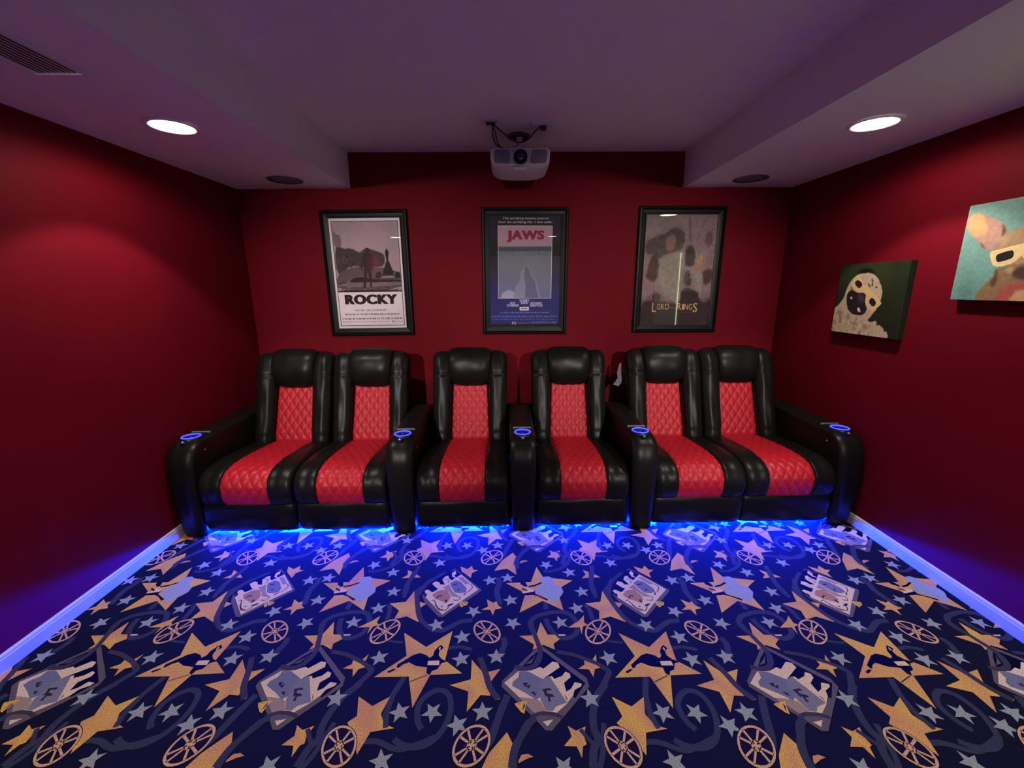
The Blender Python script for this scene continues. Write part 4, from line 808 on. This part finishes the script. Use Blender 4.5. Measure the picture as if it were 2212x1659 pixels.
def fill_park(a, w, h):
    paper, ink, grey = lin(240, 226, 230), lin(30, 16, 20), lin(160, 146, 150)
    a.rect(paper, -.004, -.004, w+.004, h+.004)
    # thin black keyline round the sheet
    for q in ((.020, .022, w-.020, .0265), (.020, h-.0285, w-.020, h-.024), (.020, .022, .0245, h-.024), (w-.0245, .022, w-.020, h-.024)): a.rect(ink, *q)
    top, bot = .2915, h-.0285
    C = {'sky': lin(166, 142, 150), 'sky2': lin(180, 154, 162), 'bld': lin(124, 102, 110), 'tree': lin(66, 52, 57), 'tree2': lin(82, 66, 72), 'gnd': lin(94, 78, 83), 'path': lin(126, 108, 113), 'blk': lin(34, 24, 28), 'pale': lin(168, 148, 152), 'fig': lin(40, 28, 32)}
    keep = lambda p: [(min(max(x, .0245), w-.0245), max(y, top)) for x, y in pairs(p)]
    r = random.Random(5); polys = []
    for col, p in ART_PARK:
        if col in ('sky', 'sky2', 'fig') or (col == 'blk' and len(p) > 14): continue
        polys.append((C[col], keep(p), .6 if col != 'tree' else 1.2))
        if col == 'tree2' and len(polys) < 9:      # branches, pale gaps and trunks in the wood
            for _ in range(70):
                x, y = r.uniform(.04, .40), r.uniform(.40, .56)
                polys.append(((C['tree'], C['tree2'], C['blk'])[r.randrange(3)], disc(x, y, r.uniform(.002, .009), 6, r.uniform(.8, 2.2)), .6))
        if col == 'path':
            for _ in range(26):
                x, y = r.uniform(.03, .50), r.uniform(.295, .37)
                polys.append((C['path'] if r.random() < .5 else C['blk'], disc(x, y, r.uniform(.006, .02), 7, .22), .6))
    soft_paint(a, .0245, top, w-.0245, bot, 150, 160, polys, lambda u, v: blend(C['sky'], C['sky2'], np.clip(vnoise(4, u*8, v*8)*1.6-.3+.5*(v-.5), 0, 1)), .004, .003, 60, .10, 90)
    for col, p in ART_PARK:
        if col in ('fig',) or (col == 'blk' and len(p) > 14): a.poly(C[col], [c for q in clip([(x, y) for x, y in pairs(p)], .0245, top, w-.0245, bot) for c in q])
    a.rect(ink, .0245, top-.004, w-.0245, top+.003)
    a.heavy(ink, 'ROCKY', (.0706, .1917, .4893, .2683), .034, .0055, space=1.12)
    a.smudges(grey, (.143, .136, .397, .157), 1, 1); a.smudges(grey, (.059, .104, .494, .126), 1, 2); a.smudges(grey, (.036, .070, .515, .090), 1, 3)
    a.smudges(grey, (.036, .049, .122, .060), 2, 4); a.smudges(grey, (.133, .0525, .415, .0585), 1, 6)
    a.rect(ink, .4317, .0555, .4477, .0595); a.rect(ink, .4375, .046, .4420, .0556); a.smudges(ink, (.452, .0505, .516, .0580), 1, 8)

def fill_sea(a, w, h):
    bg, white = lin(17, 17, 21), lin(222, 214, 218)
    a.rect(bg, -.004, -.004, w+.004, h+.004)
    C = {'line': lin(206, 194, 202), 'pink': lin(176, 138, 152), 'sea': lin(112, 114, 122), 'sea2': lin(74, 78, 92), 'rock': lin(134, 132, 136), 'rock2': lin(96, 94, 98), 'foam': lin(160, 158, 160), 'white': lin(226, 206, 208)}
    nz = noise2(8)
    for col, p in ART_SEA:
        if col == 'sea':
            us, vs = p[0::2], p[1::2]
            a.grid(min(us)+.001, min(vs)+.001, max(us)-.003, max(vs), 30, 34, lambda u, v: mixc(lin(96, 100, 108), lin(126, 126, 134), nz(u*3, v*5)*.6+.4*v))
        elif col == 'rock':
            P = [(p[i], p[i+1]) for i in range(0, len(p), 2)]
            a.poly(C[col], p)
        else: a.poly(C[col], p)
    r = random.Random(9)
    for _ in range(46):        # small ripples under the waterline
        x, y = r.uniform(.08, .46), r.uniform(.565, .590); a.rect(lin(66, 72, 90), x, y, x+r.uniform(.006, .02), y+.0022)
    a.text(white, 'The terrifying motion picture', (.1104, .8165, .4576, .8365), shear=.32)
    a.text(white, 'from the terrifying No. 1 best seller.', (.0737, .7885, .4911, .8100), shear=.32)
    a.heavy(lin(140, 24, 38), 'JAWS', (.1354, .6533, .4289, .7407), .028, .0042, space=1.1)
    for t, b in (('ROY', (.1623, .183, .2052, .1996)), ('SCHEIDER', (.1359, .1634, .2334, .1812)), ('ROBERT', (.239, .2015, .3161, .2192)), ('SHAW', (.2472, .1824, .3079, .2004)), ('RICHARD', (.3266, .1819, .4149, .1983)), ('DREYFUSS', (.3212, .1622, .4227, .18))):
        a.text(white, t, b, bold=.012)
    a.text(lin(60, 40, 50), 'JAWS', (.2485, .1375, .3004, .1542), bold=.045)
    bl = lin(120, 124, 168)
    a.smudges(bl, (.0856, .1095, .4739, .1225), 1, 11); a.smudges(bl, (.012, .0780, .5400, .0930), 1, 12); a.smudges(bl, (.012, .0585, .5235, .0675), 1, 13)
    a.text(white, 'PG', (.1773, .0217, .2101, .0423)); a.smudges(bl, (.2136, .0284, .3147, .0381), 1, 14); a.smudges(bl, (.3286, .0276, .5413, .0455), 2, 15)

def fill_mist(a, w, h):
    nz = noise2(21)
    C = {'f1': lin(128, 112, 110), 'd1': lin(76, 66, 60), 'd2': lin(66, 54, 52), 'd3': lin(58, 46, 46), 'd4': lin(48, 36, 38), 'm1': lin(126, 96, 84), 'm2': lin(150, 106, 84), 'm3': lin(100, 78, 78), 'l1': lin(142, 132, 118), 'l2': lin(142, 116, 114), 'l3': lin(146, 128, 118), 's1': lin(84, 72, 74)}
    def bs(u, v):
        b = blend(lin(118, 100, 100), lin(144, 122, 122), np.clip(vnoise(5, u*6, v*6)*1.3-.1, 0, 1))
        t = np.clip((v-.10)*6, 0, 1)
        return np.array(lin(58, 44, 44)[:3])*(1-t[..., None]) + b*t[..., None]
    soft_paint(a, -.004, -.004, w+.004, h+.004, 100, 150, [(C[c], pairs(p), 1.0) for c, p in ART_MIST], bs, .010, .010, 26, .32, 60)
    gold = lin(206, 168, 120)
    def serif_word(word, box):
        # tall first and last letters and smaller middle ones, each with small serifs
        x0, y0, x1, y1 = box; n = len(word)
        wd = [1.25 if k == 0 or k == n-1 else (.55 if c == 'I' else 1.0) for k, c in enumerate(word)]; tot = sum(wd); x = x0
        for k, ch in enumerate(word):
            cw = (x1-x0)*wd[k]/tot; big = (k == 0) or (word == 'RINGS' and k == n-1)
            lo = y0 if big and (k or word == 'LORD') else y0+(y1-y0)*.26; hi = y1 if big else y1-(y1-y0)*.10
            a.text(gold, ch, (x+cw*.08, lo, x+cw*.90, hi), shear=0, bold=.004)
            for yy in (lo, hi-.0022):
                if ch in 'LRD': a.rect(gold, x+cw*.01, yy, x+cw*(.30 if ch != 'I' else .98), yy+.0022)
            x += cw
    serif_word('LORD', (.0937, .1082, .2377, .1798)); serif_word('RINGS', (.2945, .1055, .4662, .1783))
    a.text(lin(150, 124, 92), 'OF THE', (.2440, .1330, .2870, .1480)); a.smudges(lin(110, 86, 70), (.158, .1030, .424, .1095), 1, 31)

poster('framed_poster', -1.357, 1.164, .551, .842, 'framed black and white poster with white border, leftmost of the three posters', -.008, fill_park)
poster('framed_poster', -.135, 1.167, .558, .850, 'framed dark poster with red title over grey sea, under the projector', .004, fill_sea)
poster('framed_poster', 1.071, 1.172, .562, .850, 'framed brown poster of misty crags with gold title, rightmost of the three posters', .003, fill_mist)

# ------------------------------------------------------------------ dog paintings on the right wall
def canvas(wd, ht, cols, data, bg, bgfn, sf, hard, extra=(), depth=.04):
    X = XR-depth
    a = Art(lambda u, v, h: (-h-.0002, -u, v))
    mb = a.mb
    # stretched canvas: front with softly rounded edge, painted round the sides
    r = .006
    rings = []
    for off, inset in ((depth-.0005, 0), (r, 0), (r*.3, r*.3), (0, r)):
        rings.append([(off, -(inset), inset), (off, -(wd-inset), inset), (off, -(wd-inset), ht-inset), (off, -inset, ht-inset)])
    mb.loft(rings, cap=True, col=bg)
    ext = lambda p: [(u-.06 if u < .005 else u, v-.06 if v < .013 else v) for u, v in pairs(p)]
    soft = [(cols[c], ext(p), sf.get(c, .5)) for c, p in data if c not in hard]
    k = extra[0] if extra else 0
    soft = soft[:k] + (extra[1] if extra else []) + soft[k:]
    soft_paint(a, .003, .003, wd-.003, ht-.003, int(wd*420), int(ht*420), soft, bgfn, .006, .003, 45, .16, 70)
    for c, p in data:
        if c in hard:
            q = clip(chaikin(pairs(p), 1), .0005, .0005, wd-.0005, ht-.0005)
            if len(q) > 2: a.poly(cols[c], [t for pt in q for t in pt])
    return a
PUGC = {'bg2': lin(44, 54, 26), 'blk': lin(8, 8, 6), 'fur': lin(186, 164, 134), 'fur2': lin(128, 108, 84), 'wr': lin(84, 66, 48), 'muz': lin(34, 27, 30), 'muz2': lin(62, 53, 56), 'gl': lin(214, 180, 124), 'len': lin(42, 22, 14), 'wh': lin(206, 184, 172), 'pk': lin(206, 172, 162)}
rr = random.Random(4)
curls = []
for _ in range(110):
    u = rr.uniform(.0, .30); v = rr.uniform(.0, .13 if u < .2 else .09-.35*(u-.2))
    curls.append(((lin(160, 138, 110), lin(206, 184, 152), lin(150, 128, 102), lin(194, 172, 140))[rr.randrange(4)], disc(u, v, rr.uniform(.004, .010), 7, rr.uniform(.8, 1.6)), .7))
curls += [(PUGC['fur2'], disc(.118, .275, .012, 8, 2.2), .9), (lin(204, 182, 150), disc(.155, .30, .018, 9, 1.3), 1.6), (PUGC['fur2'], disc(.205, .27, .010, 8, 3), 1.2)]
a = canvas(.478, .425, PUGC, PUG, lin(26, 32, 17), lambda u, v: blend(lin(26, 31, 18), lin(40, 50, 25), np.clip(vnoise(3, u*7, v*7)*1.4-.3, 0, 1)*np.clip(v*2.4, 0, 1)), {'bg2': 9, 'blk': 2, 'fur2': 2.4, 'wr': .35, 'muz2': 1.6, 'fur': .35, 'muz': .45}, ('gl', 'len', 'wh', 'pk'), (3, [c for c in curls if True]))
o = a.mb.build('dog_painting', M['paint'], None, colors=True); o.location = (XR-.04, 2.79, 1.185)
tag(o, 'canvas of a cream pug in yellow 3D glasses on dark green, on the right wall', 'painting', 'dog paintings on the right wall')
BULC = {'bg2': lin(134, 172, 150), 'bg3': lin(86, 128, 118), 'ear': lin(178, 136, 118), 'ear2': lin(198, 156, 106), 'ear3': lin(104, 72, 40), 'head': lin(160, 130, 92), 'head2': lin(196, 162, 120), 'head3': lin(84, 62, 38), 'hl': lin(178, 150, 112), 'body': lin(134, 104, 72), 'muz': lin(72, 48, 44), 'red': lin(162, 80, 66), 'chest': lin(196, 150, 114), 'gl': lin(222, 194, 138), 'len': lin(26, 18, 10)}
mir = .255   # the dog faces out, so its far half repeats the near half
full = []
for c, p in BULLDOG:
    full.append((c, p))
    if c in ('ear', 'ear2', 'ear3', 'len', 'gl', 'head3', 'hl', 'head2'): full.append((c, [2*mir-q if k % 2 == 0 else q for k, q in enumerate(p)]))
a = canvas(.50, .426, BULC, full, lin(112, 154, 140), lambda u, v: blend(lin(102, 148, 136), lin(136, 168, 154), np.clip(vnoise(9, u*6, v*6)*1.5-.3, 0, 1)), {'bg2': 9, 'bg3': 9, 'ear': .6, 'ear2': 1.6, 'ear3': .9, 'head': .8, 'head2': 3, 'head3': 1.2, 'hl': 1.6, 'muz': 1.4, 'red': 1.5, 'chest': 1.5, 'body': .7}, ('gl', 'len'))
o = a.mb.build('dog_painting', M['paint'], None, colors=True); o.location = (XR-.04, 2.068, 1.409)
tag(o, 'canvas of a tan big-eared dog in 3D glasses on teal, at the right edge', 'painting', 'dog paintings on the right wall')

# ------------------------------------------------------------------ projector on its ceiling mount
def projector():
    cx, yf, yr = .092, 2.865, 3.235
    e = empty('projector', (cx, 3.11, ZC))
    def P(x, y, z): return (x, y-3.11, z-ZC)
    def ring(y, hw, zt, zb, ra, belly):
        # rounded outline with a bellied underside
        pts = []
        n = 8
        for q, (sx, zc) in enumerate(((1, zt-ra), (-1, zt-ra))):
            for k in range(n+1):
                t = math.pi/2*(k/n) + math.pi/2*q
                pts.append(P(sx*(hw-ra)+ra*math.cos(t), y, zc+ra*math.sin(t)))
        zb2 = zb
        m = 14
        side = .055
        for k in range(m+1):
            t = math.pi*k/m
            x = -hw*(math.copysign(abs(math.cos(t))**.62, math.cos(t)))
            pts.append(P(x*.995, y, zb2+side-(side+belly)*(math.sin(t)**.55)))
        return pts
    rings = [ring(yf+.016, .165, 2.304, 2.236, .012, .0), ring(yf, .176, 2.312, 2.226, .016, .002), ring(yf+.004, .183, 2.317, 2.222, .022, .005), ring(yf+.05, .188, 2.320, 2.219, .026, .012), ring(yf+.14, .188, 2.322, 2.216, .026, .017), ring(yr-.08, .186, 2.322, 2.216, .026, .017), ring(yr-.01, .176, 2.314, 2.222, .024, .010), ring(yr, .160, 2.302, 2.232, .02, .01)]
    MB().loft(rings, cap=True).build('body', M['proj'], e, smooth=True)
    for sx in (-1, 1):
        # grey louvred intake either side of the lens
        n = 6; pts = []
        cxx, czz, hw, hh, ra = sx*.1155, 2.269, .047, .039, .018
        for q in range(4):
            for k in range(n+1):
                t = math.pi/2*(q+k/n); ox = (hw-ra)*(1 if q in (0, 3) else -1); oz = (hh-ra)*(1 if q in (0, 1) else -1)
                pts.append((cxx+ox+ra*math.cos(t), czz+oz+ra*math.sin(t)))
        mb = MB()
        mb.loft([[P(x, yf+.004, z) for x, z in pts], [P(x, yf-.004, z) for x, z in pts], [P(cxx+(x-cxx)*.95, yf-.005, czz+(z-czz)*.95) for x, z in pts]], cap=True)
        for k in range(13):
            x = cxx-.036+k*.006
            mb.box(*P(x-.0011, yf-.0075, czz-.033), *P(x+.0011, yf-.0045, czz+.033))
        mb.build('vent_grille', M['vent'], e)
    mb = MB(); N = 36
    circ = lambda r, y: [P(r*math.cos(2*math.pi*k/N), y, 2.266+r*math.sin(2*math.pi*k/N)) for k in range(N)]
    mb.loft([circ(.043, yf+.01), circ(.043, yf-.010), circ(.040, yf-.013), circ(.037, yf-.010), circ(.035, yf+.004)], cap=False)
    lr = mb.build('lens_barrel', M['plastic'], e, smooth=True)
    MB().loft([circ(.036, yf+.003), circ(.024, yf-.004), circ(.010, yf-.007), circ(.001, yf-.0075)], cap=True).build('lens_glass', M['glassblk'], lr, smooth=True)
    MB().rbox(*P(-.045, yf-.006, 2.190), *P(.039, yf+.03, 2.210), .006).build('lens_shift_cover', M['proj'], e, smooth=True)
    MB().lathe([(.006, 2.312-ZC), (.006, 2.330-ZC), (.003, 2.335-ZC)], 0, yf+.012-3.11, 12).build('knob', M['proj'], e)
    mb = MB(); mb.lathe([(.074, 0), (.074, -.006), (.066, -.016), (.030, -.020), (.022, -.030)], -.004, 0, 36)
    for k in range(4):
        t = math.pi/4+math.pi/2*k; mb.lathe([(.007, -.010), (.007, -.020), (.004, -.022)], -.004+.052*math.cos(t), .052*math.sin(t), 8)
    mt = mb.build('ceiling_mount', M['metal'], e)
    MB().lathe([(.019, -.02), (.019, -.072), (.045, -.076), (.048, -.094), (.020, -.098), (.020, -.118)], 0, -.02, 28).build('mount_collar', M['proj'], mt)
    mb = MB(); mb.rbox(-.09, -.10, -.145, .09, .07, -.128, .004)
    for sx in (-1, 1):
        for yy in (-.19, .07): mb.tube([(sx*.02, yy*.2, -.134), (sx*.15, yy, -.138)], .008, 8)
    mb.build('mount_bracket', M['metal'], mt)
    return tag(e, 'white projector hanging from the ceiling above the middle poster', 'projector')
proj = projector()
def plate(x0, y0, x1, y1, th, label, kind):
    e = MB().rbox(x0, y0, ZC-th, x1, y1, ZC+.0, .003).build('ceiling_plate', M['trim'], None, smooth=False)
    e.data.name = 'ceiling_plate'
    return e
e = plate(-.150, 2.800, -.045, 2.880, .008, '', '')
tag(e, 'white cable plate on the ceiling left of the projector', 'wall plate')
MB().rbox(-.118, 2.845, ZC-.022, -.062, 2.868, ZC-.007, .003).build('cable_slot', M['plastic'], e)
e = plate(.165, 2.868, .288, 2.968, .012, '', '')
tag(e, 'white power outlet on the ceiling right of the projector', 'outlet')
for yy in (2.893, 2.943): MB().rbox(.206, yy-.016, ZC-.0155, .262, yy+.016, ZC-.011, .004).build('socket', M['proj'], e)
def smooth_path(P, n):
    return catmull(P, n)[0]
cab = MB().tube(smooth_path([(-.070, 2.857, 2.448), (-.077, 2.86, 2.423), (-.076, 2.862, 2.388), (-.068, 2.866, 2.356), (-.052, 2.880, 2.335), (-.026, 2.905, 2.3305), (.0, 2.96, 2.334)], 40), .0042, 8)
c = cab.build('signal_cable', M['plastic'], proj, smooth=True); c.location = -proj.location; c['label'] = 'black cable hanging from the left ceiling plate'
cab = MB().tube(smooth_path([(-.085, 2.857, 2.446), (-.067, 2.87, 2.420), (-.057, 2.876, 2.386), (-.050, 2.884, 2.356), (-.038, 2.90, 2.338), (-.015, 2.93, 2.332), (.02, 2.97, 2.334)], 40), .0036, 8)
c = cab.build('signal_cable', M['plastic'], proj, smooth=True); c.location = -proj.location
cab = MB().tube(smooth_path([(-.106, 2.850, 2.450), (-.080, 2.85, 2.445), (-.061, 2.85, 2.432), (-.029, 2.85, 2.407), (.003, 2.85, 2.382), (.035, 2.85, 2.360), (.067, 2.85, 2.345), (.092, 2.852, 2.342), (.118, 2.856, 2.350), (.150, 2.862, 2.372), (.169, 2.868, 2.396), (.190, 2.876, 2.420), (.215, 2.884, 2.436), (.230, 2.892, 2.436)], 70), .0042, 8)
c = cab.build('power_cord', M['plastic'], proj, smooth=True); c.location = -proj.location; c['label'] = 'black power cord drooping between the two ceiling plates'
MB().rbox(.216, 2.878, 2.424, .252, 2.910, 2.4465, .005).build('plug', M['plastic'], c)

# ------------------------------------------------------------------ downlights, speakers, vent
def downlight():
    e = empty('downlight', (0, 0, 0))
    n = 48
    MB().lathe([(.108, 0), (.108, -.003), (.103, -.007), (.094, -.010), (.0875, -.008), (.0865, 0)], 0, 0, n, cap=False).build('trim_ring', M['can'], e, smooth=True)
    d = MB().lathe([(.0865, -.0045), (.080, -.0065), (.001, -.0075)], 0, 0, n).build('diffuser', M['lens_on'], e, smooth=True)
    d['label'] = 'glowing white diffuser'
    return e
dl = downlight()
DLAB = ['lit round downlight in the left soffit between the air vent and the speaker', 'lit round downlight in the right soffit above the dog paintings', 'lit round downlight in the left soffit, behind the viewer', 'lit round downlight in the right soffit, behind the viewer', 'lit round downlight in the raised ceiling near the screen', 'added round wash light in the left soffit near the screen', 'added round wash light in the right soffit near the screen']
DL = [dl]+[copy_tree(dl) for _ in LAMPS[1:]]
for o, (x, y, z, p, pw), lb in zip(DL, LAMPS, DLAB):
    o.location = (x, y, z); tag(o, lb, 'ceiling light', 'round downlights')
def speaker(x, y, label):
    e = empty('ceiling_speaker', (x, y, ZS))
    MB().lathe([(.115, 0), (.115, -.003), (.110, -.005), (.104, -.004)], 0, 0, 48, cap=False).build('rim', M['grille'], e, smooth=True)
    MB().lathe([(.105, -.0035), (.06, -.0045), (.001, -.005)], 0, 0, 48).build('grille', M['grille'], e, smooth=True)
    tag(e, label, 'speaker', 'round speakers flush in the soffits')
speaker(-1.523, 3.185, 'round dark speaker flush in the left soffit above the back corner')
speaker(1.712, 3.192, 'round dark speaker flush in the right soffit above the back corner')
def air_vent():
    e = empty('air_vent', (-1.53, 1.42, ZS))
    x0, x1, y0, y1 = -.10, .10, -.29, .275
    pr = [(0, 0), (0, -.004), (.012, -.011), (.020, -.011), (.024, -.005), (.024, 0)]
    rings = []
    for sx, sy in ((0, 0), (1, 0), (1, 1), (0, 1), (0, 0)):
        rings.append([((x0 if sx == 0 else x1)+(a if sx == 0 else -a), (y0 if sy == 0 else y1)+(a if sy == 0 else -a), z) for a, z in pr])
    MB().loft(rings, closed=False).build('frame', M['trim'], e)
    MB().box(x0+.02, y0+.02, -.0015, x1-.02, y1-.02, 0).build('back_plate', M['grille'], e)
    mb = MB()
    n = 9
    for k in range(n):
        x = x0+.032+k*(x1-x0-.064)/(n-1)
        mb.add([(x-.0078, y0+.022, -.004), (x+.0078, y0+.022, -.008), (x+.0078, y1-.022, -.008), (x-.0078, y1-.022, -.004), (x-.0078, y0+.022, -.005), (x+.0078, y0+.022, -.009), (x+.0078, y1-.022, -.009), (x-.0078, y1-.022, -.005)], [(0, 1, 2, 3), (7, 6, 5, 4), (0, 4, 5, 1), (1, 5, 6, 2), (2, 6, 7, 3), (3, 7, 4, 0)])
    mb.build('louvers', M['trim'], e)
    tag(e, 'white louvred air vent in the left soffit at the top left edge', 'air vent')
air_vent()

# ------------------------------------------------------------------ the viewer's end of the room, seen only as reflections in the glass
e = empty('projection_screen', (.05, YF, 1.45))
MB().box(-1.55, .03, -.87, 1.55, .045, .70).build('picture', M['screen'], e)
fr = MB()
for q in ((-1.62, .0, -.94, 1.62, .05, -.87), (-1.62, .0, .70, 1.62, .05, .77), (-1.62, .0, -.87, -1.55, .05, .70), (1.55, .0, -.87, 1.62, .05, .70)): fr.box(*q)
fr.build('border', M['felt'], e)
tag(e, 'white projection screen on the wall facing the recliners', 'screen')
dr = struct('door_1', MB().box(XR-.012, .55, 0, XR+.001, 1.36, 1.98), M['door'])
struct('door_gap_glow_1', MB().box(XR-.010, 1.385, .25, XR+.001, 1.435, 1.88), M['lit'])  # glowing strip added in place of a lit gap beside the door
struct('trim_3', MB().box(XR-.018, 1.36, 0, XR+.001, 1.385, 2.0).box(XR-.018, 1.435, 0, XR+.001, 1.46, 2.0), M['trim'])
